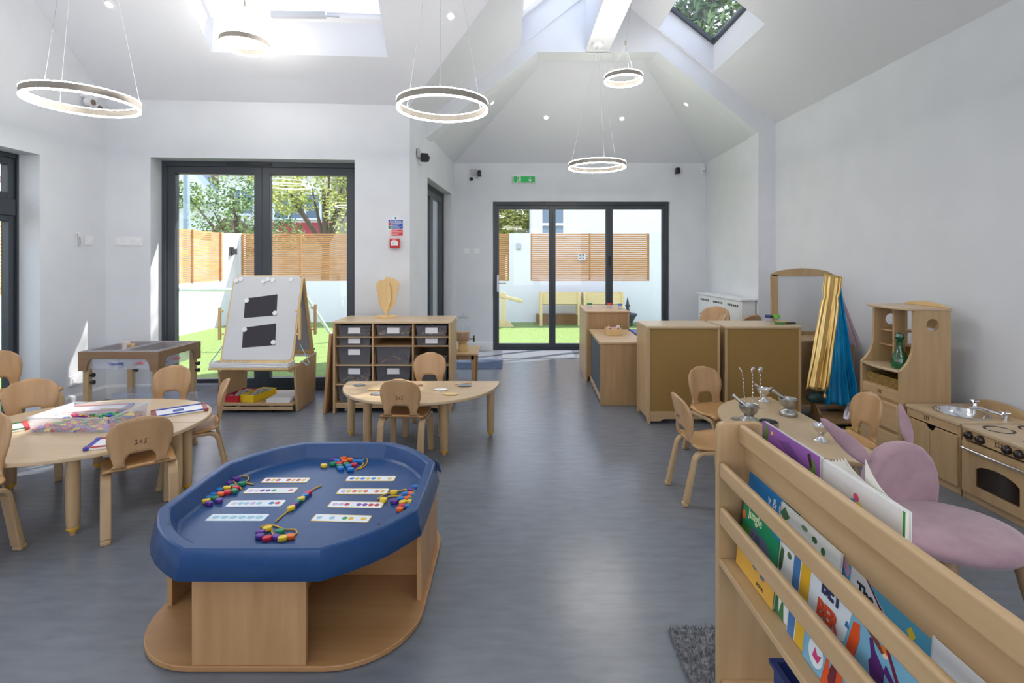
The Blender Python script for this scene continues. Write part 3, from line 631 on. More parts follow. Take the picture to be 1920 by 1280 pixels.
# radiator cover on the alcove wall
t = thing('radiator_cover', 'white slotted radiator cover on the right alcove wall', 'radiator cover', (2.59, 5.68, 0))
b = B(); b.box(0, .155, 0, 1.32, .04, .85); obj('cabinet', b, SKIRT, t, bevel=.004)
b = B(); b.box(-.02, .162, -.02, 1.34, .85, .875); obj('top_board', b, SKIRT, t, bevel=.004)
for k in range(3):
    y0 = .03 + k * .43
    b = B(); b.box(-.006, 0, y0, y0 + .40, .12, .83, 0)
    for j in range(9): b.box(-.0075, -.006, y0 + .04, y0 + .36, .18 + j * .05, .192 + j * .05, 1)
    for j in range(6): b.box(-.0075, -.006, y0 + .05 + j * .05, y0 + .085 + j * .05, .775, .80, 1)
    obj('grille_panel', b, [SKIRT, GREYD], t)

# ------------------------------------------------------------------ toddler chairs
def brand(b, x, y, z, s_, m=0, out=-1):
    """three little dancing figures burnt into the wood; drawn in the x-z plane at y"""
    for k in range(3):
        cx_ = x + (k - 1) * .013 * s_; zz = z + (.002 if k == 1 else 0) * s_
        for p0, p1 in (((0, .010), (0, -.001)), ((0, .006), (-.005, .010)), ((0, .006), (.005, .009)), ((0, -.001), (-.004, -.009)), ((0, -.001), (.004, -.008))):
            dx, dz = p1[0] - p0[0], p1[1] - p0[1]; L = math.hypot(dx, dz); nx, nz = -dz / L * .0011 * s_, dx / L * .0011 * s_
            a = (cx_ + p0[0] * s_, zz + p0[1] * s_); c = (cx_ + p1[0] * s_, zz + p1[1] * s_)
            b.prism([(a[0] + nx, a[1] + nz), (c[0] + nx, c[1] + nz), (c[0] - nx, c[1] - nz), (a[0] - nx, a[1] - nz)], y, y + .0008 * out, 'y', m)
        b.prism(circ(cx_, zz + .0125 * s_, .0022 * s_, 8), y, y + .0008 * out, 'y', m)
def make_chair(name, label, loc, rz, sc=1):
    t = thing(name, label, 'chair', loc, rz, 'small bentwood nursery chairs', sc)
    H = .30
    # back and seat pressed from one sheet: v from 0 (front of the seat) to 1 (top of the back)
    path = [(.150, H - .010), (.135, H - .001), (.10, H + .004), (.05, H - .003), (0, H - .008), (-.06, H - .004), (-.095, H + .004)]
    bend = bez((-.095, H + .004), (-.128, H + .010), (-.140, H + .045), 5)[1:]
    back = bez((-.140, H + .045), (-.152, H + .13), (-.185, H + .265), 12)[1:]
    L = path + bend + back; ks = len(path) - 1; kt = len(L) - 1; kb0 = ks + 3; kb1 = ks + len(bend) + 3
    def wid(i):
        if i <= ks: return .146 - .004 * (i == 0)
        if i <= ks + len(bend): q = (i - ks) / len(bend); return .146 + (.103 - .146) * (3 * q * q - 2 * q ** 3)
        q = (i - ks - len(bend)) / len(back); base = .103 + .026 * min(1, q / .5)
        return base * (1 if q < .6 else max(.02, (1 - ((q - .6) / .4) ** 2.6)) ** .42)
    def cut(i):
        if i < kb0 - 1 or i > kb1 + 1: return .022
        q = (i - (kb0 - 1)) / (kb1 - kb0 + 2); return .020 + (.062 - .020) * min(1, math.sin(PI * min(q * .92 + .12, 1)) ** .55)
    ts = [-1, -.86, -.7, -.52, -.35, -.17, 0, .17, .35, .52, .7, .86, 1]
    def X(i, tt):
        w_, c_ = wid(i), min(cut(i), wid(i) * .6); a_ = abs(tt)
        x = (c_ * a_ / .35) if a_ <= .35 else c_ + (w_ - c_) * (a_ - .35) / .65
        return math.copysign(x, tt) if tt else 0
    def P(i, tt):
        y, z = L[i]; x = X(i, tt)
        q = 0 if i < ks + 2 else min(1, (i - ks - 2) / 6)
        return (x, y + q * 1.6 * x * x, z + (0 if i > ks else .25 * x * x))
    nt_ = len(ts) - 1
    b = B(); b.grid(lambda u, v: P(round(v * kb0), ts[round(u * nt_)]), nt_, kb0)
    s_ = obj('seat', b, CHAIRS_, t, smooth=True, solid=.011, keepn=True)
    b = B(); n2 = kt - kb0
    b.grid(lambda u, v: P(kb0 + round(v * n2), ts[round(u * nt_)]), nt_, n2, skip=lambda i, j: 4 <= i < 8 and j < kb1 - kb0)
    k_ = obj('backrest', b, CHAIRW, t, smooth=True, solid=.011, keepn=True)
    bb = B(); i_ = kt - 6; y, z = L[i_]; brand(bb, 0, y - .0068, z, 1.35); obj('brand_mark', bb, BRAND, k_)
    for sx_ in (-1, 1):
        xa, xb = sx_ * .152, sx_ * .110; lo, hi = min(xa, xb), max(xa, xb)
        b = B(); b.band([(.02, H - .018)] + bez((-.07, H - .018), (-.105, H - .018), (-.122, H - .055), 5) + [(-.170, .02)], [.020] * 7 + [.026], lo, hi); lg = obj('leg', b, EDGE, t, bevel=.005)
        b = B(); b.box(lo + .001, hi - .001, -.190, -.160, 0, .022); obj('foot_pad', b, EDGE, lg, bevel=.006)
        b = B(); b.band([(.018, H - .018)] + bez((.09, H - .018), (.125, H - .018), (.140, H - .055), 5) + [(.165, .02)], [.020] * 7 + [.026], lo, hi); lg = obj('leg', b, EDGE, t, bevel=.005)
        b = B(); b.box(lo + .001, hi - .001, .152, .182, 0, .022); obj('foot_pad', b, EDGE, lg, bevel=.006)
    return t
def face(fx, fy): return math.atan2(-fx, fy)
c0 = make_chair('nursery_chair', 'small wooden chair seen from behind at the near side of the left table', (-1.87, 2.53, 0), face(-.62, .78))
for lab, loc, f, sc in (
    ('small wooden chair in the bottom left corner of the photo, seat turned towards the viewer', (-2.375, 2.09, 0), (-.03, -1), 1.1),
    ('wide wooden chair back at the far left end of the left table', (-2.90, 3.03, 0), (.66, -.75), 1.0),
    ('wooden chair at the far edge of the left table beside the water table', (-2.38, 3.40, 0), (.05, -1), 1.0),
    ('wooden chair seen edge on at the right end of the left table', (-1.93, 3.06, 0), (-.85, -.52), 1.0),
    ('small wooden chair seen from behind at the near side of the middle table', (-.70, 3.33, 0), (.05, 1), 1.0),
    ('small wooden chair behind the middle table in front of the tote shelves', (-.66, 3.90, 0), (0, -1), 1.0),
    ('small wooden chair seen sideways at the left end of the right table', (1.09, 2.82, 0), (1, .04), 1.0),
    ('small wooden chair behind the right table in front of the mustard cabinet', (1.38, 3.37, 0), (.28, -.96), 1.0),
    ('small wooden chair on the right of the right table beside the play kitchen', (1.84, 2.83, 0), (-1, .06), 1.0),
    ('larger wooden chair by the left wall glass door behind the left table', (-3.56, 3.64, 0), (1, -.1), 1.16)):
    dup(c0, loc, face(*f), lab, sc=sc)

# ------------------------------------------------------------------ activity tables
def leg_tapered(b, x, y, H, r=.028):
    b.lathe([(.012, .0), (.016, .02), (r - .004, .032), (r - .002, .05), (r, .12), (r, H - .03)], x, y, 18)
def half_table(name, label, loc, rz, rx, ry, legs, group=None, flat=.0, H=.40):
    t = thing(name, label, 'table', loc, rz, 'half round nursery activity tables')
    out = [(rx * math.copysign(abs(math.cos(a)) ** .94, math.cos(a)), -ry * abs(math.sin(a)) ** .9 ) for a in [PI * i / 40 for i in range(41)]]
    b = B(); b.prism([(p[0], p[1]) for p in out], H - .022, H, 'z'); obj('tabletop', b, TOP, t, bevel=.006, seg=3)
    for x, y in legs:
        b = B(); leg_tapered(b, x, y, H)
        v = Vector((-x, -ry * .45 - y)); v = v / max(v.length, .01)
        b.prism([(0, H - .022), (0, H - .12), (.022, H - .12)] + [(.022 + .06 * (1 - math.cos(q)), H - .12 + .075 * math.sin(q)) for q in [PI / 2 * i / 6 for i in range(1, 7)]] + [(.1, H - .022)], -.012, .012, 'y')
        # turn the bracket towards the middle of the table
        n0 = len(b.v) - 2 * (2 + 1 + 6 + 1); a = math.atan2(v.y, v.x); ca, sa = math.cos(a), math.sin(a)
        for i in range(n0, len(b.v)):
            px_, py_, pz_ = b.v[i]; b.v[i] = (x + px_ * ca - py_ * sa, y + px_ * sa + py_ * ca, pz_)
        lg = obj('leg', b, MAPLE, t, smooth=True)
        b = B(); b.lathe([(.010, 0), (.016, .018), (.0265, .030), (.0275, .040), (.0275, .036)], x, y, 18); obj('leg_cap', b, YEL, lg, smooth=True)
    return t
half_table('activity_table', 'half round pale table in front of the tote shelves with pebbles on it', (-.665, 3.80, 0), 0, .57, .59, [(-.535, -.035), (.505, -.035), (-.31, -.40), (.21, -.42)])
half_table('activity_table', 'near half of the left table, clear tub of shapes standing on it', (-2.35, 2.82, 0), 0, .59, .58, [(-.50, -.04), (.50, -.04), (-.22, -.44), (.26, -.42)])
half_table('activity_table', 'far half of the left table touching the wooden chair by the water table', (-2.35, 2.824, 0), PI, .59, .49, [(-.50, -.04), (.50, -.04), (-.25, -.34), (.25, -.34)])
half_table('activity_table', 'half round pale table on the right holding the steel mortars', (1.72, 2.80, 0), -PI / 2, .56, .52, [(-.49, -.04), (.49, -.04), (-.25, -.38), (.25, -.38)])

# ------------------------------------------------------------------ tray table
t = thing('mixing_tray', 'large blue octagonal plastic mixing tray on the wooden stand', 'tray', (-.815, 2.045, 0))
ZR, ZF, ZB = .402, .337, .312
def octo(h, e, bow=0.0, n=5):
    c = [(-e, -h), (e, -h), (h, -e), (h, e), (e, h), (-e, h), (-h, e), (-h, -e)]; out = []
    for i in range(8):
        a, d = Vector(c[i]), Vector(c[(i + 1) % 8]); nn = Vector(((d - a).y, -(d - a).x)).normalized()
        for k in range(n):
            q = k / n; p = a + (d - a) * q + nn * bow * math.sin(PI * q) * (1 if i % 2 else .12); out.append((p.x, p.y))
    return out
loops = [(octo(.488, .225, .028), ZB), (octo(.470, .215, .028), ZR - .004), (octo(.464, .213, .028), ZR), (octo(.440, .203, .026), ZR), (octo(.434, .200, .026), ZR - .004), (octo(.412, .190, .03), ZF + .008), (octo(.402, .186, .03), ZF)]
b = B(); n = len(loops[0][0]); vs_ = []; fs_ = []
for lp, z in loops: vs_ += [(p[0], p[1], z) for p in lp]
for i in range(len(loops) - 1): fs_ += [(i * n + j, i * n + (j + 1) % n, (i + 1) * n + (j + 1) % n, (i + 1) * n + j) for j in range(n)]
fs_.append(tuple(range((len(loops) - 1) * n, len(loops) * n))[::-1]); b.add(vs_, fs_)
o = obj('tray_body', b, TRAYB, t, smooth=True, solid=0, keepn=False)
o.data.set_sharp_from_angle(angle=R(24))
md = o.modifiers.new('solid', 'SOLIDIFY'); md.thickness = .004; md.offset = -1
b = B()
for x, y in ((-.36, -.32), (.36, -.32), (.38, .33), (-.35, .36)): b.lathe([(0, ZR + .0004), (.006, ZR + .0006), (.0, ZR + .0008)], x, y, 10)
obj('drain_hole', b, BLACK, t); o_ = t.children[-1]
b = B(); b.prism([(0, 0), (.006, -.002), (.020, -.05), (.012, -.052), (.004, -.02)], -.02, .02, 'y')
o = obj('spout', b, TRAYB, t, loc=(.468, .245, ZR - .004)); o.rotation_euler = (0, 0, R(28))
t = thing('tray_stand', 'beech veneer tray stand with rounded base shelf under the blue tray', 'stand', (-.81, 2.07, 0))
b = B(); b.prism(rrect(-.485, .485, -.48, .48, .27, 10), .004, .022, 'z'); obj('base_shelf', b, BEECHX, t, bevel=.003)
b = B(); b.prism(rrect(-.47, .47, -.465, .465, .26, 10), .0, .004, 'z'); obj('plinth', b, GREYD, t)
b = B(); b.box(-.45, .45, -.012, .012, .022, ZB - .004); obj('cross_panel', b, BEECHX, t)
b = B(); b.box(-.012, .012, -.455, -.013, .022, ZB - .004); b.box(-.012, .012, .013, .445, .022, ZB - .004); obj('cross_panel', b, BEECHX, t)
for k, (x0, x1, y0, y1) in enumerate(((-.204, .158, -.475, -.456), (-.18, .18, .446, .465), (.451, .469, -.17, .22), (-.469, -.451, -.20, .19))):
    b = B(); b.box(x0, x1, y0, y1, .022, ZB - .003); obj('end_panel', b, BEECH, t, bevel=.0015)
b = B(); b.M = Matrix.Translation((.20, -.012, .13)) @ Matrix.Rotation(PI / 2, 4, 'X'); b.lathe([(0, 0), (.007, 0), (.006, .003), (0, .003)], n=12); obj('bolt', b, GREYP, t)
# pattern cards
TZ = ZF + .0005
def card(px0, px1, py, lab, cols, tilt=0, edge=(232, 196, 70), bg_=(232, 240, 248)):
    (xa, ya), (xb, yb) = G(px0, py, TZ), G(px1, py + tilt, TZ)
    L = math.hypot(xb - xa, yb - ya); a = math.atan2(yb - ya, xb - xa); hh = .026
    t = thing('pattern_card', lab, 'card', (xa, ya, TZ), a, 'threading pattern cards in the blue tray')
    b = B(); b.prism(rrect(0, L, -hh, hh, .008, 4), 0, .0008, 'z'); b.prism(rrect(.003, L - .003, -hh + .003, hh - .003, .006, 4), .0008, .0010, 'z', 1)
    n = len(cols); ms = [plain(*edge), plain(*bg_)]
    for k, c in enumerate(cols):
        if c is None: continue
        ms.append(plain(*c)); x = .012 + (L - .024) * (k + .5) / n; r = (L - .024) / n * .44
        b.prism(circ(x, 0, r, 10, max(r * .8, .011)), .0010, .0013, 'z', len(ms) - 1)
    obj('printed_card', b, ms, t)
RD, PU, OR, YE, GN, BL, LB, LP = (206, 52, 60), (120, 60, 160), (232, 110, 60), (232, 190, 50), (60, 160, 90), (40, 120, 190), (150, 200, 220), (200, 180, 226)
card(493, 579, 900, 'card with red and yellow shapes, far left in the blue tray', [RD, YE, RD, None, RD, YE, RD, YE])
card(460, 556, 920, 'white card with purple and green shapes, second from back on the left', [(222, 190, 222), (222, 190, 222), PU, PU, GN, None, None, (216, 120, 130)], -1)
card(428, 532, 944, 'white card with a blue and a red shape at its right end', [(222, 200, 226), LB, LB, LP, LB, None, BL, RD], -1, (228, 232, 238))
card(391, 500, 970, 'plain pale card nearest the viewer on the left of the tray', [LB, LB, LB, LB, LB, LB], 0, (206, 222, 236), (222, 236, 246))
card(650, 741, 897, 'card with three blue spots, far right in the blue tray', [BL, YE, BL, YE, BL, YE, None, YE])
card(633, 728, 921, 'card with orange spots on yellow, second from back on the right', [LP, YE, OR, YE, OR, None, OR, YE])
card(617, 718, 945, 'card with lilac and dark red ovals, under the right hand lace', [LP, LP, RD, None, PU, PU, RD, RD], 2)
card(587, 694, 970, 'card with turquoise and yellow shapes, nearest the viewer on the right', [LB, None, LB, None, GN, YE, None, YE], 3)
# lacing beads
BCOL = {'purple': (96, 54, 150), 'red': (206, 40, 66), 'orange': (240, 112, 44), 'yellow': (236, 204, 52), 'green': (28, 132, 92), 'blue': (36, 120, 196)}
proto = {}
def bead(col, p, rz, where, grp):
    key = col
    lab = where
    if key not in proto:
        b = B(); s_ = 1; b.prism([(-.0135, -.004), (-.008, -.0095), (.008, -.0095), (.0135, -.004), (.0135, .004), (.008, .0095), (-.008, .0095), (-.0135, .004)], 0, .013, 'z')
        o = obj('lacing_bead', b, plain(*BCOL[col], rough=.3), bevel=.003, seg=3, smooth=True); o.scale = (1.18, 1.18, 1.1); tag(o, lab, 'bead', grp); proto[key] = o; o.location = p; o.rotation_euler.z = rz
    else: o = dup(proto[key], p, rz, lab, grp)
    return o
def beads(lst, sc_x, sc_y, ox, oy, z1, where, grp):
    names = {'p': 'purple', 'r': 'red', 'o': 'orange', 'y': 'yellow', 'g': 'green', 'b': 'blue'}; word = ['first', 'second', 'third', 'fourth', 'fifth', 'sixth', 'seventh']
    for c, px, py in lst:
        same = sorted([(q[1], q[2]) for q in lst if q[0] == c]); k = same.index((px, py))
        lab = ('%s of the %s %s beads from left in the %s heap of the tray' % (word[k], {2: 'two', 3: 'three', 4: 'four', 5: 'five', 6: 'six'}[len(same)], names[c], where)) if len(same) > 1 else 'only %s bead in the %s heap of the tray' % (names[c], where)
        x, y = G(ox + px / sc_x, oy + py / sc_y, ZF + .006); bead(names[c], (x, y, ZF + .0006), random.uniform(-.5, .5), lab, grp)
beads([('p', 862, 418), ('p', 812, 452), ('g', 912, 457), ('g', 842, 478), ('y', 792, 492), ('r', 862, 490), ('b', 728, 508), ('r', 797, 526), ('g', 850, 516), ('b', 682, 545), ('o', 740, 540), ('b', 648, 570), ('g', 692, 573), ('y', 624, 596), ('p', 648, 614), ('p', 727, 592)], 4.266, 4.266, 240, 800, 0, 'left side', 'beads heaped at the left of the tray')
beads([('p', 1060, 846), ('y', 1112, 818), ('g', 1216, 840), ('p', 1056, 880), ('r', 1112, 896), ('p', 1184, 884), ('y', 1236, 896), ('o', 1300, 882)], 4.266, 4.266, 240, 800, 0, 'near edge', 'beads heaped at the near edge of the tray')
beads([('y', 288, 312), ('p', 366, 264), ('b', 398, 274), ('o', 442, 256), ('o', 497, 264), ('g', 360, 298), ('r', 412, 296), ('o', 452, 278), ('b', 540, 278), ('b', 580, 278), ('g', 412, 315), ('g', 468, 303), ('r', 528, 305), ('b', 484, 318), ('b', 422, 334), ('b', 500, 343)], 4.266, 4.266, 540, 800, 0, 'far side', 'beads heaped at the far side of the tray')
beads([('b', 1020, 485), ('p', 990, 510), ('g', 1030, 524), ('b', 940, 540), ('o', 982, 540), ('b', 1018, 550), ('b', 905, 577), ('o', 958, 574), ('g', 996, 580), ('p', 848, 598), ('y', 920, 608), ('y', 980, 604), ('r', 916, 636), ('b', 960, 638), ('o', 896, 662), ('y', 846, 526), ('y', 764, 586)], 4.266, 4.266, 540, 800, 0, 'right side', 'beads heaped at the right of the tray')
for k_, (c, px, py) in enumerate((('red', 1052, 347), ('blue', 1032, 364), ('yellow', 1008, 384), ('green', 990, 400), ('purple', 968, 420), ('yellow', 946, 440))):
    x, y = G(260 + px / 3.31, 820 + py / 3.31, ZF + .006); bead(c, (x, y, ZF + .0006), R(55), '%s %s bead threaded on the straight lace in the middle of the tray' % (['last', 'fifth', 'fourth', 'third', 'second', 'nearest'][k_], c), 'beads threaded on the middle lace')
def lace(lab, pts, sx_, ox, oy, zz=.004):
    P_ = [G(ox + p[0] / sx_, oy + p[1] / sx_, ZF + .003) for p in pts]; out = []
    for i in range(len(P_) - 1):
        p0, p1, p2, p3 = [Vector(P_[max(0, min(len(P_) - 1, i + k))]) for k in (-1, 0, 1, 2)]
        for q in (0, .25, .5, .75):
            v = .5 * ((2 * p1) + (p2 - p0) * q + (2 * p0 - 5 * p1 + 4 * p2 - p3) * q * q + (3 * p1 - p0 - 3 * p2 + p3) * q ** 3); out.append((v.x, v.y, 0))
    out.append((P_[-1][0], P_[-1][1], 0)); o0 = out[0]
    b = B(); b.tube([(p[0] - o0[0], p[1] - o0[1], 0) for p in out], .0028, 6); tag(obj('bead_lace', b, plain(214, 170, 44), smooth=True, loc=(o0[0], o0[1], ZF + .0035)), lab, 'lace', 'yellow bead laces in the tray')
lace('yellow lace running straight through the beads in the middle of the tray', [(850, 522), (880, 495), (946, 440), (1008, 384), (1060, 340), (1090, 318), (1135, 298)], 3.31, 260, 820)
lace('yellow lace looping over the bead heap on the left side of the tray', [(590, 290), (640, 320), (592, 275), (600, 262), (625, 243), (670, 240), (684, 255), (665, 280), (715, 290)], 3.31, 260, 820)
lace('yellow lace looping round the beads at the near edge of the tray', [(752, 560), (800, 542), (850, 548), (905, 570), (970, 572), (978, 598), (940, 606), (850, 606), (828, 590), (826, 550)], 3.31, 260, 820)
lace('yellow lace with a tight loop at the far side of the tray', [(1348, 200), (1390, 172), (1392, 140), (1408, 128), (1420, 140), (1408, 172), (1372, 196)], 3.31, 260, 820)
lace('yellow lace lying across the cards at the right side of the tray', [(1482, 384), (1530, 352), (1580, 342), (1620, 332), (1660, 322), (1648, 345), (1620, 362), (1560, 366), (1520, 388)], 3.31, 260, 820)

# ------------------------------------------------------------------ tote shelves
t = thing('tote_shelf_unit', 'wooden three column shelf unit filled with clear totes beside the easel', 'shelf unit', (-1.533, 4.31, 0))
W_, D_, H_ = 1.01, .46, .788
b = B(); b.prism(rrect(-.006, W_ + .006, -.006, D_ + .004, .015, 4), H_ - .02, H_, 'z'); obj('top_panel', b, TOP, t, bevel=.005)
for x in (0, W_ - .02):
    b = B(); b.prism([(0, 0), (.05, 0), (.075, .03), (D_ - .075, .03), (D_ - .05, 0), (D_, 0), (D_, H_ - .02), (0, H_ - .02)], x, x + .02, 'x'); sp = obj('side_panel', b, MAPLE, t, bevel=.003)
    for z in (.70, .10):
        b = B(); b.prism(rrect(.035, .055, z, z + .07, .009, 4), x + (.0195 if x else -.001), x + (.021 if x else .0005), 'x'); obj('hinge_slot', b, BEECH, sp)
ZL = [.085, .248, .413, .578, .655]
for x in (.333, .677): b = B(); b.box(x, x + .014, .004, D_ - .01, .085, H_ - .02); obj('divider', b, MAPLE, t, bevel=.002)
b = B(); b.box(.02, W_ - .02, D_ - .008, D_ - .002, .05, H_ - .02); obj('back_panel', b, MUSTARD, t)
b = B(); b.box(.02, W_ - .02, .003, D_ - .01, .072, .085); b.box(.02, W_ - .02, .006, .02, .045, .072); obj('bottom_shelf', b, MAPLEX, t, bevel=.002)
cols = [(.02, .333), (.347, .677), (.691, .99)]
for i, (xa, xb) in enumerate(cols):
    for z in ZL[1:]:
        b = B(); b.box(xa, xb, .004, D_ - .01, z - .008, z); obj('shelf', b, MAPLEX, t, bevel=.002)
for x in (.10, .90):
    b = B(); b.M = Matrix.Translation((x, .06, .024)) @ Matrix.Rotation(PI / 2, 4, 'Y'); b.lathe([(0, -.012), (.02, -.012), (.024, 0), (.02, .012), (0, .012)], n=16); w_ = obj('caster', b, GREYP, t, smooth=True)
    b = B(); b.box(x - .016, x + .016, .045, .075, .03, .05); obj('bracket', b, GREYD, w_)
rows = ['top row', 'second row', 'third row', 'fourth row', 'bottom row']
HT = {0: (.655, .095), 1: (.578, .070), 2: (.413, .152), 3: (.248, .152), 4: (.085, .152)}
cn = ['left', 'middle', 'right']
def tote(i, r, h=None):
    xa, xb = cols[i]; z, hh = HT[r]; hh = (h or hh)
    if r == 0: hh = .085
    wv = xb - xa - .024
    t = thing('storage_tote', '%s tote in the %s of the tote shelves' % ({0: 'shallow clear', 1: 'shallow clear', 2: 'deep clear', 3: 'deep clear', 4: 'deep clear'}[r], rows[r] + ' of the ' + cn[i] + ' column'), 'tote', (-1.533 + (xa + xb) / 2, 4.33, z + .001), group='clear storage totes')
    b = B(); w0, w1 = wv / 2 - .018, wv / 2 - .004; d0_, d1_ = .0, .40; th = .003
    def wallq(p): b.add(p, [(0, 1, 2, 3), (4, 7, 6, 5), (0, 4, 5, 1), (1, 5, 6, 2), (2, 6, 7, 3), (3, 7, 4, 0)])
    b.prism([(-w0, 0), (w0, 0), (w1, hh), (w1 + .004, hh), (w1 + .004, hh + .004), (w1 - .003, hh + .004), (w0 - .003, th), (-w0 + .003, th), (-w1 + .003, hh + .004), (-w1 - .004, hh + .004), (-w1 - .004, hh), (-w1, hh)], .012, .40, 'y')
    b.prism([(-w0, 0), (w0, 0), (w1, hh + .004), (-w1, hh + .004)], .008, .012, 'y'); b.prism([(-w0, 0), (w0, 0), (w1, hh), (-w1, hh)], .40, .404, 'y'); b.box(-w1 - .004, w1 + .004, -.004, .012, hh - .002, hh + .006)
    obj('tub', b, PLASD, t)
    if not (i == 1 and r == 2) and not (r == 4) and not (i == 2 and r == 3):
        b = B(); lw_, lh = .052, min(.048, hh * .62); b.box(-lw_, lw_, .0045, .0065, hh * .86 - lh, hh * .86); obj('paper_label', b, PAPER, t)
    return t, hh
for i, r in ((0, 0), (0, 1), (0, 2), (0, 3), (0, 4), (1, 0), (1, 2), (1, 3), (1, 4), (2, 0), (2, 1), (2, 3), (2, 4)): tote(i, r)
tote(2, 2, .07)
def heap(name, lab, x0, x1, y0, y1, z, h, colours, n=60, s_=.012):
    b = B(); ms = [plain(*c) for c in colours]; rnd = random.Random(len(lab) * 31 + n)
    for k in range(n):
        x, y = rnd.uniform(x0, x1), rnd.uniform(y0, y1); q = 1 - abs((x - (x0 + x1) / 2) / ((x1 - x0) / 2)) ** 3
        b.M = Matrix.Translation((x, y, z + s_ * .6 + rnd.uniform(0, h) * q)) @ Matrix.Rotation(rnd.uniform(0, 6), 4, 'Z') @ Matrix.Rotation(rnd.uniform(-.6, .6), 4, 'X')
        b.box(-s_, s_, -s_ * .6, s_ * .6, -s_ * .4, s_ * .4, rnd.randrange(len(ms)))
    return tag(obj(name, b, ms), lab, 'toys', kind='stuff')
MIX = [(60, 90, 170), (200, 60, 70), (230, 190, 60), (50, 150, 100)]
heap('small_toys', 'coloured small toys heaped inside the deep tote, fourth row left of the shelves', -1.47, -1.23, 4.36, 4.6, .255, .035, [(200, 50, 70), (60, 150, 190), (230, 190, 90)], 70)
heap('small_toys', 'pink and green counters heaped in the deep tote, third row middle of the shelves', -1.15, -.90, 4.36, 4.6, .42, .03, [(200, 60, 130), (110, 50, 130), (60, 150, 90), (230, 190, 60)], 60)
heap('wooden_pieces', 'light wooden pieces in the shallow tote, top row left of the shelves', -1.47, -1.23, 4.36, 4.6, .662, .02, [(206, 170, 120), (186, 146, 100)], 40)
heap('wooden_pieces', 'light wooden pieces in the shallow tote, top row right of the shelves', -.80, -.58, 4.36, 4.6, .662, .02, [(206, 170, 120), (180, 140, 96)], 40)
heap('wooden_pieces', 'yellowish blocks in the shallow tote, top row middle of the shelves', -1.15, -.90, 4.36, 4.6, .662, .02, [(206, 180, 110), (190, 150, 70)], 40, .02)
heap('small_toys', 'orange and brown bits in the shallow tote, second row right of the shelves', -.80, -.58, 4.36, 4.6, .585, .015, [(226, 110, 60), (130, 80, 60), (80, 60, 60)], 30)
# leaning board
b = B(); b.M = Matrix.Rotation(R(4.6), 4, 'Y'); b.box(-.012, .012, 0, .50, 0, .68)
tag(obj('folded_board', b, BEECH, bevel=.004, loc=(-1.605, 4.30, .002)), 'brown wooden board leaning against the left end of the tote shelves', 'board')
# leaf sculpture
t = thing('leaf_puzzle', 'plywood leaf shaped sculpture standing on the tote shelves', 'sculpture', (-1.155, 4.62, .788))
b = B(); b.lathe([(0, 0), (.098, 0), (.10, .006), (.098, .016), (0, .016)], n=36); obj('base', b, PALEW, t, smooth=True)
def leafshape(s_=1, w_=1):
    pts = [(0, 0), (.012, .0), (.014, .03), (.055, .06), (.085, .105), (.098, .15), (.094, .17), (.108, .195), (.104, .215), (.122, .24), (.118, .262), (.13, .285), (.115, .315), (.09, .335), (.065, .345), (.05, .338), (.04, .352), (.022, .352), (.014, .340), (.008, .356), (-.004, .356), (-.01, .335), (-.03, .33), (-.05, .30), (-.058, .25), (-.064, .20), (-.056, .14), (-.04, .08), (-.012, .03)]
    return [(p[0] * s_ * w_, p[1] * s_) for p in pts]
for k, (a, m_, fl_, sz, dx) in enumerate(((R(-6), PALEW, 1, 1.0, .02), (R(-28), PALEW, -1, .94, .0))):
    b = B(); b.M = Matrix.Rotation(a, 4, 'Z'); b.prism([(p[0] * fl_, p[1] + .016) for p in leafshape(sz)], -.005 + .012 * (k == 2), .005 + .012 * (k == 2), 'y'); obj('leaf', b, m_, t, bevel=.002)

# ------------------------------------------------------------------ easel
EX = -2.192
t = thing('double_easel', 'wheeled wooden double easel with whiteboard in front of the garden window', 'easel', (EX, 4.32, 0))
P0, P1 = Vector((0, .0, .455)), Vector((0, .215, 1.165)); SL = (P1 - P0).length; al = math.atan2(.215, .71)
def bpane(flip):
    M = Matrix.Translation((0, 0 if not flip else .47, .455)) @ Matrix.Rotation(-al if not flip else al, 4, 'X')
    return M
for flip in (0, 1):
    b = B(); b.M = bpane(flip); s_ = 1 if not flip else -1
    b.prism(rrect(-.30, .30, 0, SL, .035, 6), *((0, .008) if not flip else (-.008, 0)), 'y'); w_ = obj('whiteboard', b, mat('dry_wipe_board', rgb(204, 206, 208), .4) if not flip else GREYP, t, bevel=.002)
    b = B(); b.M = bpane(flip); y0, y1 = (.004, .022) if not flip else (-.022, -.004)
    b.box(-.315, -.285, y0, y1, -.10, SL - .01); b.box(.285, .315, y0, y1, -.10, SL - .01); b.box(-.285, .285, y0, y1, SL - .02, SL + .012); b.box(-.285, .285, y0, y1, -.03, .005); obj('frame', b, PALEW, t, bevel=.004)
for x in (-.335, .315):
    b = B(); b.prism([(.05, .0), (.44, .0), (.47, .44), (.06, .40), (-.0, .40)], x, x + .02, 'x'); obj('side_panel', b, MAPLE, t, bevel=.004)
b = B(); b.box(-.315, .315, -.01, .44, .065, .088); b.box(-.315, .315, -.012, 0, .03, .055); obj('bottom_shelf', b, MAPLEX, t, bevel=.003)
b = B(); b.box(-.315, .315, .41, .425, .27, .345); obj('stretcher', b, PALEW, t, bevel=.003)
b = B(); b.box(-.34, .33, -.125, .0, .395, .41); obj('tray_rail', b, PALEW, t, bevel=.003)
b = B(); b.box(-.335, .325, -.12, .02, .412, .418); 
for q in ((-.335, .325, -.12, -.114), (-.335, .325, .014, .02)): b.box(*q, .418, .452)
for q in (-.335, .319): b.box(q, q + .006, -.114, .014, .418, .452)
obj('pen_tray', b, WHITE, t, bevel=.003)
b = B(); b.box(-.3, .3, .46, .56, .40, .43); obj('pen_tray', b, WHITE, t)
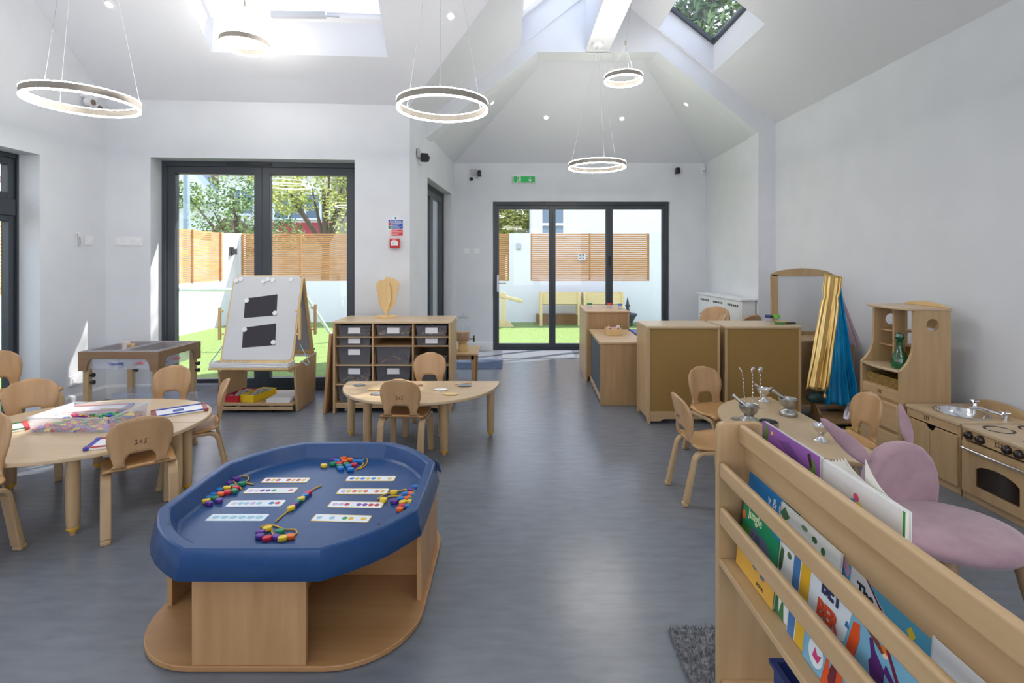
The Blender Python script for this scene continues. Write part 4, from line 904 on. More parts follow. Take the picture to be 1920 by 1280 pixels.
for x, y in ((-.17, .03), (.12, .03), (-.2, .36), (.2, .36)):
    b = B(); b.M = Matrix.Translation((x, y, .022)) @ Matrix.Rotation(PI / 2, 4, 'Y'); b.lathe([(0, -.012), (.018, -.012), (.022, 0), (.018, .012), (0, .012)], n=16); w2 = obj('caster', b, GREYD, t, smooth=True)
    b = B(); b.box(x - .017, x + .017, y - .012, y + .012, .03, .066); obj('bracket', b, GREYP, w2)
for x, y0 in ((-.36, .05), (.335, .05), (.345, .37)):
    b = B(); b.box(x, x + .022, y0, y0 + .022, .62, .90); b.box(x + (.01 if x < 0 else -.03), x + (.045 if x < 0 else .012), y0 + .004, y0 + .018, .86, .875); b.box(x + (.01 if x < 0 else -.03), x + (.045 if x < 0 else .012), y0 + .004, y0 + .018, .66, .675); obj('clamp_rail', b, PALEW, t, bevel=.003)
for s_ in (-1, 1):
    b = B(); b.tube([(s_ * .33, .1, .58), (s_ * .43, .06, .42), (s_ * .42, .05, .40), (s_ * .34, .10, .43)], .004, 6); obj('wire_hook', b, plain(150, 190, 220), t)
def onboard(px, py, off=.0):
    v = (676 - py) / 157 * SL; Y = 4.32 + .29 * v; x = (px - CX) / FPX * Y - EX
    return bpane(0) @ Matrix.Translation((x, -off, v)), v
for lab, cx_, cy_ in (('upper black sheet held by two magnets on the whiteboard', 489, 578), ('lower black sheet held by two magnets on the whiteboard', 486, 633)):
    M, v = onboard(cx_, cy_, .0005); b = B(); b.M = Matrix.Rotation(R(-5), 4, 'Y'); b.prism([(-.142, -.088), (.142, -.088), (.142, .102), (-.142, .088)], -.001, 0, 'y')
    o = obj('paper_sheet', b, mat('black_paper', rgb(52, 50, 58), .8)); o.matrix_world = Matrix.Translation((EX, 4.32, 0)) @ M; tag(o, lab, 'paper')
mg = None
for k, (px, py, lab) in enumerate(((463, 566, 'round white magnet at top left of the upper black sheet'), (516, 590, 'round white magnet at bottom right of the upper black sheet'), (459, 621, 'round white magnet at top left of the lower black sheet'), (513, 644, 'round white magnet at bottom right of the lower black sheet'),
        (443, 528, 'first from left of the magnets along the top of the whiteboard'), (452, 525, 'second from left of the magnets along the top of the whiteboard'), (494, 529, 'third from left of the magnets along the top of the whiteboard'), (502, 525, 'fourth from left of the magnets along the top of the whiteboard'), (512, 526, 'fifth from left of the magnets along the top of the whiteboard'), (546, 525, 'last magnet at the top right of the whiteboard'))):
    M, v = onboard(px, py, .002 if k < 4 else .0008)
    if mg is None:
        b = B(); b.M = Matrix.Rotation(PI / 2, 4, 'X'); b.lathe([(0, 0), (.021, 0), (.021, .006), (.018, .009), (0, .009)], n=24); mg = o = obj('round_magnet', b, WHITE, smooth=True); tag(o, lab, 'magnet', 'round magnets on the whiteboard')
    else: o = dup(mg, (0, 0, 0), None, lab)
    o.matrix_world = Matrix.Translation((EX, 4.32, 0)) @ M
for k in range(8):
    b = B(); b.lathe([(0, 0), (.013, 0), (.013, .03), (.009, .034), (0, .034)], n=14); 
    if k == 0: lp = o = obj('stamp_pot', b, PLAS, smooth=True); tag(o, 'first from left of the small clear letter pots in the easel tray', 'pot', 'small clear letter pots in the easel tray'); bb = B(); bb.lathe([(.0135, .006), (.0135, .018)], n=14); obj('letter_band', bb, plain(70, 74, 70), o)
    else: o = dup(lp, (0, 0, 0), None, ['', 'second', 'third', 'fourth', 'fifth', 'sixth', 'seventh', 'last'][k] + ' from left of the small clear letter pots in the easel tray')
    o.location = (EX - .29 + k * .034, 4.32 - .05, .4185)
b = B(); b.ball((0, 0, .014), .0135, 12, 8); tag(obj('toy_ball', b, plain(30, 150, 80), smooth=True, loc=(EX + .26, 4.32 - .05, .4185)), 'small green ball at the right end of the easel tray', 'ball')
t = thing('toy_dinosaur', 'green toy dinosaur standing in the rear tray of the easel', 'toy', (EX + .24, 4.82, .431))
b = B(); b.tube([(-.03, 0, .02), (-.01, 0, .05), (.0, 0, .10), (.005, 0, .14), (-.015, 0, .165)], [.02, .032, .028, .018, .014], 12); b.tube([(-.01, 0, .165), (-.05, 0, .165)], [.02, .012], 10); b.tube([(.0, 0, .05), (.04, 0, .03), (.07, 0, .035)], [.024, .014, .004], 10)
obj('body', b, plain(24, 140, 70), t, smooth=True)
for x in (-.02, .015): b = B(); b.tube([(x, -.012, .05), (x, -.014, 0)], .011, 8); b.tube([(x, .012, .05), (x, .014, 0)], .011, 8); obj('leg', b, plain(24, 140, 70), t)
b = B(); b.ball((.03, -.02, .05), (.012, .008, .014)); obj('spot', b, plain(230, 180, 50), t, smooth=True)
def flatbox(name, lab, cat, loc, rz, w_, d_, h_, m_, inner):
    t = thing(name, lab, cat, loc, rz); b = B(); b.box(-w_ / 2, w_ / 2, -d_ / 2, d_ / 2, 0, .004)
    for q in ((-w_ / 2, w_ / 2, -d_ / 2, -d_ / 2 + .005), (-w_ / 2, w_ / 2, d_ / 2 - .005, d_ / 2), (-w_ / 2, -w_ / 2 + .005, -d_ / 2, d_ / 2), (w_ / 2 - .005, w_ / 2, -d_ / 2, d_ / 2)): b.box(*q, .004, h_)
    obj('box', b, m_, t, bevel=.002)
    b = B(); rnd = random.Random(3)
    for i in range(24): x, y = rnd.uniform(-w_ / 2 + .02, w_ / 2 - .02), rnd.uniform(-d_ / 2 + .02, d_ / 2 - .02); b.box(x - .012, x + .012, y - .012, y + .012, h_ * .7, h_ * rnd.uniform(.85, 1.05))
    o = obj('letter_tiles', b, inner, t); o['kind'] = 'stuff'
flatbox('letter_box', 'red box of letters on the left of the easel shelf', 'box', (EX - .21, 4.47, .0885), R(-8), .13, .26, .055, plain(190, 32, 44), GREYP)
flatbox('letter_box', 'yellow box of letters beside the red one on the easel shelf', 'box', (EX - .06, 4.48, .0885), R(-14), .14, .28, .06, plain(240, 206, 30), GREYP)
b = B(); [b.box(-.11 + .004 * (k % 2), .09 + .004 * (k % 3), -.13, .12 + .004 * (k % 2), k * .006, k * .006 + .005) for k in range(5)]
tag(obj('paper_stack', b, PAPER, loc=(EX + .19, 4.46, .0885)), 'stack of white papers on the right of the easel shelf', 'papers')

# ------------------------------------------------------------------ water table
t = thing('water_play_table', 'brown wooden play table with arched aprons and clear tubs in the left corner', 'table', (-3.56, 4.13, 0))
def apron(L):
    pts = [(0, .40), (.07, .40)] + [(.07 + .05 * (1 - math.cos(q)), .40 + .10 * math.sin(q)) for q in [PI / 2 * i / 6 for i in range(1, 7)]]
    pts += [(L - p[0], p[1]) for p in pts[::-1]]
    return [(0, .56)] + pts + [(L, .56)]
for y in (0, .55): b = B(); b.prism(apron(.66), y, y + .02, 'y'); obj('apron', b, WALNUT, t, bevel=.004)
for x in (0, .64): b = B(); b.prism([(p[0] + .02, p[1]) for p in apron(.53)], x, x + .02, 'x'); obj('apron', b, WALNUT, t, bevel=.004)
for x, y in ((.022, .022), (.593, .022), (.022, .503), (.593, .503)):
    b = B(); b.box(x, x + .045, y, y + .045, 0, .54); lg = obj('leg', b, MAPLE, t, bevel=.004)
    for z in (.30, .36): b = B(); b.M = Matrix.Translation((x + .045, y + .02, z)) @ Matrix.Rotation(PI / 2, 4, 'Y'); b.lathe([(0, 0), (.008, 0), (.008, .02), (.018, .022), (.018, .034), (0, .034)], n=12); obj('knob', b, BLACK, lg)
b = B(); b.box(.32, .34, .02, .55, .50, .56); obj('cross_rail', b, WALNUT, t)
for k, x in enumerate((.03, .35)):
    tt = thing('clear_water_tub', ['left clear tub hanging in the arched play table', 'right clear tub hanging in the arched play table, hoses in it'][k], 'tub', (-3.56 + x, 4.16, .41), group='clear tubs in the play table')
    b = B(); th = .003; b.box(0, .28, 0, .50, 0, th); b.box(0, .28, 0, th, th, .15); b.box(0, .28, .50 - th, .50, th, .15); b.box(0, th, 0, .5, th, .15); b.box(.28 - th, .28, 0, .5, th, .15)
    for q in ((-.012, .292, -.012, .0), (-.012, .292, .50, .512), (-.012, .0, 0, .5), (.28, .292, 0, .5)): b.box(*q, .15, .158)
    obj('tub', b, PLAS, tt)
for k, (c, x, y, lab) in enumerate(((( 30, 90, 190), -3.35, 4.22, 'blue plastic hose coiled in the left tub of the play table'), ((214, 60, 50), -3.18, 4.26, 'red plastic tube lying in the play table tub'), ((210, 40, 46), -3.02, 4.48, 'red hose piece at the right side of the play table'), ((50, 110, 200), -3.03, 4.34, 'blue hose piece at the right side of the play table'))):
    b = B(); b.tube([(.06 * math.cos(q) * (1.2 if k == 0 else .5), .03 + .05 * math.sin(q * .7), .014 + .006 * math.sin(q * 2)) for q in [i * .5 for i in range(10)]], .011, 8); tag(obj('play_hose', b, plain(*c), smooth=True, loc=(x, y, .415)), lab, 'hose')
for lab, x, y, w_ in (('clear storage crate under the play table behind the chair', -3.42, 4.30, .42), ('clear storage crate beside the right leg of the play table', -2.97, 4.35, .26)):
    tt = thing('storage_crate', lab, 'crate', (x, y, 0), group='clear crates under the play table'); b = B(); th = .003
    b.box(0, w_, 0, .30, 0.002, .005); b.box(0, w_, 0, th, .005, .17); b.box(0, w_, .297, .30, .005, .17); b.box(0, th, 0, .3, .005, .17); b.box(w_ - th, w_, 0, .3, .005, .17); b.box(-.01, w_ + .01, -.01, 0, .16, .175); b.box(-.01, w_ + .01, .3, .31, .16, .175)
    obj('box', b, PLAS, tt)

# ------------------------------------------------------------------ left table top: tub of linking shapes and magnetic drawing boards
t = thing('shape_tub', 'clear rectangular tub of coloured linking shapes on the left table', 'tub', (-2.33, 2.79, .4005))
b = B(); a_, c_, h_ = .215, .145, .078
for z0, z1, gx in ((0, .003, 0),): b.box(-a_ + .01, a_ - .01, -c_ + .01, c_ - .01, z0, z1)
b.prism([(-c_ + .01, 0), (-c_, h_), (-c_ + .003, h_), (-c_ + .013, 0)], -a_ + .008, a_ - .008, 'x'); b.prism([(c_ - .01, 0), (c_, h_), (c_ - .003, h_), (c_ - .013, 0)], -a_ + .008, a_ - .008, 'x')
b.prism([(-a_ + .01, 0), (-a_, h_), (-a_ + .003, h_), (-a_ + .013, 0)], -c_ + .008, c_ - .008, 'y'); b.prism([(a_ - .01, 0), (a_, h_), (a_ - .003, h_), (a_ - .013, 0)], -c_ + .008, c_ - .008, 'y')
for q in ((-a_ - .008, a_ + .008, -c_ - .008, -c_), (-a_ - .008, a_ + .008, c_, c_ + .008), (-a_ - .008, -a_, -c_, c_), (a_, a_ + .008, -c_, c_)): b.box(*q, h_ - .003, h_ + .003)
obj('tub', b, milky('frosted_tub', (.86, .88, .95, 1), .26), t)
SHC = {'yellow': (236, 208, 60), 'blue': (44, 70, 180), 'pink': (226, 70, 120), 'green': (30, 150, 90), 'red': (210, 40, 50), 'violet': (120, 80, 180)}
rnd = random.Random(5); protoS = {}
b0 = B()
def linkshape():
    b = B(); b.prism([(-.017, -.006), (-.006, -.006), (-.006, -.014), (.006, -.014), (.006, -.006), (.017, -.006), (.017, .006), (.006, .006), (.006, .012), (-.006, .012), (-.006, .006), (-.017, .006)], -.003, .003, 'z'); return b
xs_ = [-.19 + .031 * i for i in range(13)]
cnt = 0
for lay in range(4):
    for i, x in enumerate(xs_):
        for j in range(9):
            y = -.12 + .030 * j
            if rnd.random() < (.12, .30, .35, .5)[lay] + (.25 if lay and y > .06 and x < .0 else 0): continue
            if lay >= 2 and (x < -.02 or y < -.04): continue
            col = rnd.choice(list(SHC)) if lay < 2 else rnd.choice(['green', 'blue', 'green', 'yellow', 'red'])
            zz = .4045 + .0085 * lay + rnd.uniform(0, .003); p = (-2.33 + x + rnd.uniform(-.004, .004), 2.79 + y + rnd.uniform(-.004, .004), zz)
            lab = '%s plastic linking shape among the pieces in the clear tub' % col
            if cnt >= 290: continue
            cnt += 1
            if col not in protoS:
                o = obj('linking_shape', linkshape(), plain(*SHC[col], rough=.3)); tag(o, lab, 'toy', '%s linking shapes in the clear tub' % col); protoS[col] = o; o.location = p
            else: o = dup(protoS[col], p)
            o.rotation_euler = (rnd.uniform(-.25, .25), rnd.uniform(-.25, .25), rnd.uniform(0, 6))
def drawing_board(lab, x, y, rz, long, wide, c1, c2, z=.4005, pic=None):
    t = thing('magnetic_drawing_board', lab, 'drawing board', (x, y, z), rz, 'magnetic drawing boards on the left table')
    a, c = long / 2, wide / 2
    b = B(); b.prism(rrect(-a, a, -c, c, .012, 4), 0, .010, 'z'); obj('backing', b, WHITE, t, bevel=.002)
    b = B(); b.box(-a + .02, a - .02, -c, -c + .014, .0095, .015); b.box(-a + .02, a - .02, c - .014, c, .0095, .015); obj('rail', b, plain(*c1), t, bevel=.003)
    b = B()
    for x0, x1 in ((-a - .004, -a + .02), (a - .02, a + .004)):
        b.box(x0, x1, -c - .003, -c + .022, -.0, .016); b.box(x0, x1, c - .022, c + .003, -.0, .016); b.box(x0, x1, -c, c, .0, .013)
    obj('end_cap', b, plain(*c2), t, bevel=.003)
    if pic:
        b = B(); b.box(-.035, .02, -.028, .028, .0101, .0106); obj('drawing', b, plain(*pic), t)
drawing_board('drawing board with red rail and blue corners by the near chair on the left table', -1.955, 2.50, R(20), .22, .15, (186, 62, 54), (56, 60, 160))
drawing_board('drawing board with a blue drawing at the right far corner of the left table', -1.99, 3.02, R(38), .27, .16, (46, 76, 170), (150, 70, 70), pic=(40, 80, 160))
drawing_board('long drawing board with blue corners lying behind the clear tub', -2.52, 3.05, R(12), .34, .15, (186, 62, 60), (50, 60, 160))
drawing_board('drawing board with red end at the left end of the left table', -2.72, 2.66, R(50), .24, .16, (60, 130, 80), (170, 56, 60))
b = B(); b.tube([(0, 0, .006), (.24, .03, .006)], .0045, 6); tag(obj('wooden_pencil', b, PALEW, loc=(-2.44, 2.99, .418)), 'pale pencil lying on the long drawing board behind the clear tub', 'pencil')
bb = B(); bb.M = Matrix.Translation((-2.03, 2.90, .4005)); bb.prism([(-.02, -.008), (.0, -.02), (.02, -.008), (.02, .01), (0, .018), (-.02, .01)], 0, .006, 'z')
tag(obj('linking_shape', bb, plain(120, 80, 180)), 'single violet shape lying on the table right of the clear tub', 'toy')

# ------------------------------------------------------------------ pebbles on the middle table
for lab, px, py, rx, ry, c in (('grey pebble at the left end of the middle table', 674, 722, .042, .03, (112, 120, 122)), ('cream flat pebble left of the near chair back on the middle table', 704, 731, .055, .028, (222, 196, 140)),
    ('dark grey pebble left of the near chair back, closest to table edge', 708, 739, .05, .03, (116, 118, 122)), ('brown pebble right of the near chair back on the middle table', 788, 722, .02, .02, (150, 116, 90)),
    ('white oval pebble on the right half of the middle table', 826, 731, .048, .03, (228, 228, 226)), ('cream pebble near the front edge right of the white pebble', 845, 739, .052, .028, (216, 190, 134)), ('large grey pebble at the right end of the middle table', 871, 723, .055, .036, (128, 132, 136))):
    x, y = G(px, py, .402); b = B(); b.ball((0, 0, .006), (rx, ry, .0065), 20, 8); tag(obj('flat_pebble', b, noisy('stone_%d' % px, rgb(*c), rgb(*[min(255, q + 14) for q in c]), (40, 40, 40), .7), smooth=True, loc=(x, y, .4005)), lab, 'pebble', 'flat pebbles on the middle table')
b = B(); b.tube([(0, 0, 0), (.06, .02, .004), (.12, .06, 0)], .003, 6); x, y = G(852, 722, .402); tag(obj('twig', b, BEECH, smooth=True, loc=(x, y, .4045)), 'thin twig behind the large grey pebble on the middle table', 'twig')

# ------------------------------------------------------------------ entry corner: small table with a drinks dispenser, door mats
t = thing('side_table', 'low wooden side table behind the right end of the tote shelves', 'table', (-.95, 5.0, 0))
b = B(); b.box(0, .61, 0, .50, .365, .387); obj('tabletop', b, MAPLEX, t, bevel=.005)
for x in (.03, .54):
    for y in (.02, .44):
        b = B(); b.prism([(x - .0, .365), (x + .045, .365), (x + .035, .0), (x + .012, .0)], y, y + .04, 'y'); obj('leg', b, BEECH, t, bevel=.003)
b = B(); b.box(.075, .57, .02, .04, .32, .365); obj('apron', b, MAPLED, t)
t = thing('drinks_dispenser', 'ribbed glass drinks dispenser with tap on a wooden stand beside the tote shelves', 'dispenser', (-.50, 5.12, .3875))
b = B(); b.lathe([(.05, 0), (.052, .004), (.042, .09), (.06, .10), (.06, .11), (.0, .11)], n=24); obj('stand', b, PALEW, t, smooth=True)
pr = [(0, .112), (.066, .112), (.074, .125)]
for k in range(9): pr += [(.076, .135 + k * .015), (.072, .142 + k * .015)]
pr += [(.075, .28), (.06, .31), (.05, .325), (.05, .34)]
b = B(); b.lathe(pr, n=32); obj('jar', b, GLASSJ, t, smooth=True)
b = B(); b.lathe([(0, .34), (.058, .34), (.058, .352), (.03, .362), (.012, .366), (.012, .375), (.018, .385), (0, .392)], n=24); obj('lid', b, GLASSJ, t, smooth=True)
b = B(); b.lathe([(0, .115), (.06, .115), (.068, .13), (.068, .2), (0, .2)], n=24); obj('contents', b, plain(190, 150, 120), t, smooth=True)
b = B(); b.tube([(.07, -.02, .13), (.125, -.03, .13)], .006); b.tube([(.115, -.03, .10), (.115, -.03, .165)], .007); obj('tap', b, DKBROWN, t, smooth=True)
b = B(); b.prism(rrect(-.90, -.12, 6.08, 6.68, .01, 2), 0, .008, 'z'); tag(obj('door_mat', b, MATD), 'dark blue grey door mat on the floor left of the bifold door', 'door mat')
b = B(); b.prism(rrect(-.14, .86, 6.78, 7.32, .01, 2), 0, .008, 'z'); tag(obj('door_mat', b, noisy('pale_mat', rgb(108, 112, 118), rgb(136, 140, 146), (90, 90, 90), 1)), 'pale door mat right inside the bifold door threshold', 'door mat')

# ------------------------------------------------------------------ cabinets in the middle
def back_cabinet(lab, x, y, w_, d_=.37, h_=.784):
    t = thing('storage_cabinet', lab, 'cabinet', (x, y, 0), group='cabinets with mustard backs')
    b = B(); b.prism(rrect(-.004, w_ + .004, -.006, d_, .012, 4), h_ - .022, h_, 'z'); obj('top_panel', b, TOP, t, bevel=.006, seg=3)
    for x0 in (0, w_ - .02):
        b = B(); b.prism([(0, 0), (.05, 0), (.07, .035), (d_ - .07, .035), (d_ - .05, 0), (d_, 0), (d_, h_ - .022), (0, h_ - .022)], x0, x0 + .02, 'x'); sp = obj('side_panel', b, MAPLE, t, bevel=.004)
        for z in (h_ - .11, .12): b = B(); b.prism(rrect(.02, .034, z, z + .06, .006, 3), x0 + (.0195 if x0 else -.001), x0 + (.021 if x0 else .0005), 'x'); obj('hinge_slot', b, BEECH, sp)
    b = B(); b.box(.02, w_ - .02, .006, .012, .10, h_ - .022); obj('back_panel', b, MUSTARD, t)
    b = B(); b.prism([(.02, .02), (.10, .02), (.125, .038), (w_ - .125, .038), (w_ - .10, .02), (w_ - .02, .02), (w_ - .02, .10), (.02, .10)], .004, .020, 'y'); obj('base_rail', b, MAPLEX, t, bevel=.003)
    b = B(); b.box(.02, w_ - .02, .02, d_ - .01, .09, .105); b.box(.02, w_ - .02, .02, d_ - .01, .42, .435); obj('shelf', b, MAPLEX, t)
back_cabinet('left of the two wooden cabinets showing mustard brown backs', 1.088, 4.03, .578)
back_cabinet('right of the two wooden cabinets showing mustard brown backs', 1.705, 4.03, .61)
t = thing('low_cabinet', 'low wooden cabinet with a dark chalk panel on its aisle side', 'cabinet', (.797, 4.55, 0), R(-2.6))
b = B(); b.prism(rrect(-.006, .406, -.006, .88, .012, 4), .552, .573, 'z'); obj('top_panel', b, MAPLEX, t, bevel=.005)
b = B(); b.prism([(0, 0), (.40, 0), (.40, .552), (0, .552)], 0, .02, 'y'); obj('end_panel', b, MAPLED, t, bevel=.003)
b = B(); b.box(0, .4, .85, .87, 0, .552); obj('end_panel', b, MAPLED, t, bevel=.003)
b = B(); b.box(.012, .018, .02, .85, .07, .552); obj('chalk_panel', b, CHALK, t)
b = B(); b.box(.006, .022, .02, .85, .02, .07); b.box(.006, .022, .02, .85, .53, .552); obj('rail', b, MAPLEY, t, bevel=.002)
b = B(); b.box(.02, .39, .02, .85, .05, .065); b.box(.02, .39, .02, .85, .30, .315); obj('shelf', b, MAPLEX, t)
t = thing('tall_cabinet', 'taller wooden cabinet behind the chalk panel cabinet, small jars on top', 'cabinet', (.80, 5.47, 0), R(-2.6))
b = B(); b.prism(rrect(-.006, .476, -.006, .78, .012, 4), .742, .762, 'z'); obj('top_panel', b, MAPLEX, t, bevel=.005)
b = B(); b.box(0, .02, 0, .77, 0, .742); obj('side_panel', b, MAPLEY, t, bevel=.003); b = B(); b.box(.45, .47, 0, .77, 0, .742); obj('side_panel', b, MAPLE, t, bevel=.003)
b = B(); b.box(.02, .45, .004, .014, .05, .742); obj('back_panel', b, MAPLED, t); b = B(); b.box(.02, .45, .02, .76, .06, .08); b.box(.02, .45, .02, .76, .4, .415); obj('shelf', b, MAPLEX, t)
for lab, x, y, c in (('small jar with green lid on the tall cabinet', .90, 5.84, (30, 120, 60)), ('small jar with red lid on the tall cabinet', 1.13, 5.83, (210, 40, 50)), ('small jar with blue lid on the tall cabinet', 1.23, 5.74, (40, 90, 190))):
    t = thing('spice_jar', lab, 'jar', (x, y, .7625), group='small lidded jars on the tall cabinet')
    b = B(); b.lathe([(0, 0), (.026, 0), (.027, .004), (.027, .032), (.022, .038), (0, .038)], n=20); obj('jar', b, PLAS, t, smooth=True)
    b = B(); b.lathe([(0, .038), (.030, .038), (.030, .052), (.026, .056), (0, .056)], n=20); obj('lid', b, plain(*c), t, smooth=True)
t = thing('wooden_box', 'small open wooden box of tissues on the low chalk panel cabinet', 'box', (1.01, 5.04, .5735), R(-4))
b = B(); b.box(-.07, .07, -.08, .08, 0, .006)
for q in ((-.075, .075, -.085, -.077), (-.075, .075, .077, .085), (-.075, -.067, -.077, .077), (.067, .075, -.077, .077)): b.box(*q, 0, .06)
obj('box', b, PALEW, t, bevel=.002)
b = B(); b.grid(lambda u, v: ((u - .5) * .12, (v - .5) * .13, .05 + .018 * math.sin(u * 9) * math.cos(v * 7) + .01 * math.sin(v * 17)), 12, 12); obj('tissue', b, plain(206, 160, 150), t, smooth=True, solid=.002)
b = B(); b.box(-.012, .012, -.01, .01, 0.05, .09); tag(obj('folded_card', b, PAPER, loc=(1.06, 5.03, .5735)), 'small white card sticking up from the wooden box', 'card')
t = thing('blue_bin', 'dark blue plastic bin behind the low chalk panel cabinet', 'bin', (1.40, 5.15, 0)); b = B(); b.prism(rrect(-.16, .16, -.2, .2, .03, 4), 0, .55, 'z'); obj('body', b, plain(36, 60, 120), t, bevel=.01)
b = B(); b.prism(rrect(-.17, .17, -.21, .21, .035, 4), .55, .585, 'z'); obj('lid', b, plain(44, 76, 150), t, bevel=.01)
for lab, loc, f, sc in (('larger wooden chair, leftmost of three behind the mustard cabinets', (1.80, 4.90, 0), (-.9, .3), 1.40), ('larger wooden chair, middle of three behind the mustard cabinets', (2.13, 5.57, 0), (-.8, -.6), 1.40), ('larger wooden chair, rightmost of three behind the mustard cabinets', (2.24, 5.13, 0), (-.5, .86), 1.38)):
    dup(c0, loc, face(*f), lab, sc=sc)
for lab, x, c in (('jar with dark blue lid on the right mustard backed cabinet', 2.21, (40, 56, 110)), ('jar with bright green lid on the right mustard backed cabinet', 2.275, (110, 190, 60))):
    t = thing('lidded_jar', lab, 'jar', (x, 4.34, .7845), group='lidded jars on the mustard backed cabinet'); b = B(); b.lathe([(0, 0), (.024, 0), (.025, .004), (.025, .03), (0, .03)], n=20); obj('jar', b, PLAS, t, smooth=True)
    b = B(); b.lathe([(0, .03), (.03, .03), (.03, .055), (0, .055)], n=20); obj('lid', b, plain(*c), t, smooth=True)
for k, (c, lab) in enumerate((((50, 130, 70), 'green crayon on the right mustard backed cabinet'), ((210, 60, 50), 'red crayon on the right mustard backed cabinet'), ((230, 196, 50), 'yellow crayon on the right mustard backed cabinet'), ((60, 50, 40), 'dark crayon on the right mustard backed cabinet'))):
    b = B(); b.tube([(0, 0, .010), (.075, 0, .010), (.09, 0, .010)], [.009, .009, .003], 10); o = obj('wax_crayon', b, plain(*c), loc=(2.15 + .03 * k, 4.13 + .035 * (k % 3), .7845)); o.rotation_euler.z = R(-12 + 5 * k); tag(o, lab, 'crayon', 'crayons on the mustard backed cabinet')

# ------------------------------------------------------------------ dressing-up corner
t = thing('dressing_mirror_unit', 'wooden dressing-up unit with arched framed mirror against the right wall', 'mirror unit', (2.35, 4.22, 0))
b = B(); b.box(0, .02, 0, .36, 0, .62); obj('side_panel', b, MAPLED, t, bevel=.003); b = B(); b.box(.50, .52, 0, .36, 0, .62); obj('side_panel', b, MAPLED, t, bevel=.003)
b = B(); b.box(.02, .50, .0, .012, .10, .62); obj('front_panel', b, MAPLED, t); b = B(); b.box(-.01, .53, -.01, .37, .62, .64); obj('top_panel', b, MAPLEX, t, bevel=.004)
b = B(); b.box(.02, .5, .02, .35, .06, .08); obj('bottom_shelf', b, MAPLEX, t)
b = B(); b.box(.0, .052, .33, .355, .64, 1.18); b.box(.50, .552, .33, .355, .64, 1.18)
ar = [(0, 1.18), (.06, 1.215)] + [(.06 + .432 * q, 1.215 + .025 * math.sin(PI * q)) for q in (.15, .3, .5, .7, .85)] + [(.492, 1.215), (.552, 1.18)]
b.prism(ar, .33, .355, 'y'); b.box(.052, .50, .33, .355, .64, .67); b.box(.0, .552, .33, .355, 1.165, 1.182); obj('mirror_frame', b, MAPLE, t, bevel=.004)
b = B(); b.box(.05, .502, .338, .346, .66, 1.17); obj('mirror', b, mat('pale_matte_panel', rgb(214, 217, 220), .45, 0), t)  # matte pale colour put in place of the mirror's reflection
b = B(); b.prism([(-.30, 0), (.0, 0), (.0, .24), (-.03, .24), (-.06, .13), (-.12, .06), (-.30, .04)], .15, .17, 'x'); obj('curved_foot', b, MAPLED, t, bevel=.003)
b = B(); b.prism([(-.30, 0), (.0, 0), (.0, .24), (-.03, .24), (-.06, .13), (-.12, .06), (-.30, .04)], .42, .44, 'x'); obj('curved_foot', b, MAPLED, t, bevel=.003)
b = B(); b.box(.16, .43, -.29, -.0, .03, .045); obj('foot_board', b, MAPLED, t)
def cape(lab, m, x0t, x1t, x0b, x1b, zt, zb, y, folds, ph, dep=.03, ydip=0.0, shear=0, waist=None):
    def f(u, v):
        xa = x0t + (x0b - x0t) * v ** 1.15; xb = x1t + (x1b - x1t) * v ** 1.1; amp = dep * (.25 + .75 * v)
        if waist is not None: q = math.exp(-((v - waist) / .03) ** 2); cxm = (xa + xb) / 2; xa += (cxm - xa) * .18 * q; xb += (cxm - xb) * .18 * q; amp *= 1 - .5 * q
        x = xa + (xb - xa) * u; yy = y + amp * (.6 * math.sin(u * folds * 2 * PI + ph + v * 1.2) + .45 * math.sin(u * u * folds * 9 + 2 * v + ph) + .3 * math.sin(u * 31 + 3.1 * v) + .2 * math.sin(v * 14 + u * 6)) - .05 * v + ydip * math.sin(PI * u)
        return (x - (x0t + x1t) / 2, yy - y, zt + (zb + .012 * math.sin(u * 9) - zt) * v + shear * u * (1 - v) ** 2)
    b = B(); b.grid(f, 56, 40); o = obj('satin_cape', b, m, smooth=True, solid=.003, keepn=True, loc=((x0t + x1t) / 2, y, 0)); return tag(o, lab, 'cape', 'dressing-up capes hanging on the mirror frame')
cape('shiny gold dressing-up cape hanging from the mirror frame', GOLD, 2.53, 2.67, 2.355, 2.545, 1.205, .27, 4.08, 2, .4, .016, shear=-.03, waist=.2)
cape('shiny turquoise dressing-up cape hanging right of the gold one', BLUEC, 2.60, 2.69, 2.535, 2.83, 1.14, .14, 4.13, 4, 1.2, .026)
cape('white and red cloth edge peeking out behind the turquoise cape', plain(196, 176, 186), 2.72, 2.75, 2.80, 2.88, 1.02, .60, 4.20, 2, 0, .01)
b = B(); b.grid(lambda u, v: ((u - .5) * (.05 + .10 * v), .02 * math.sin(u * 12 + v * 3), .17 - .165 * v), 24, 12); tag(obj('silver_cloth', b, mat('silver_cloth', rgb(206, 200, 214), .3, .5), smooth=True, solid=.002, loc=(2.71, 4.02, 0)), 'crumpled silver cloth hanging below the turquoise cape', 'cloth')
b = B(); b.box(-.07, .07, -.05, .05, 0, .02); o = obj('yellow_strip', b, plain(226, 206, 40), bevel=.004, loc=(2.66, 3.86, 0)); tag(o, 'flat yellow toy on the floor under the turquoise cape', 'toy')
b = B(); b.ball((0, 0, .0), (.07, .04, .045), 18, 10); b.tube([(-.05, 0, .03), (-.02, -.01, .085), (.03, -.01, .08), (.05, 0, .02)], .006, 8); tag(obj('dark_green_bag', b, mat('dark_green_cloth', rgb(34, 56, 56), .5), smooth=True, loc=(2.44, 4.05, .205)), 'small dark green bag hanging below the gold cape', 'bag')
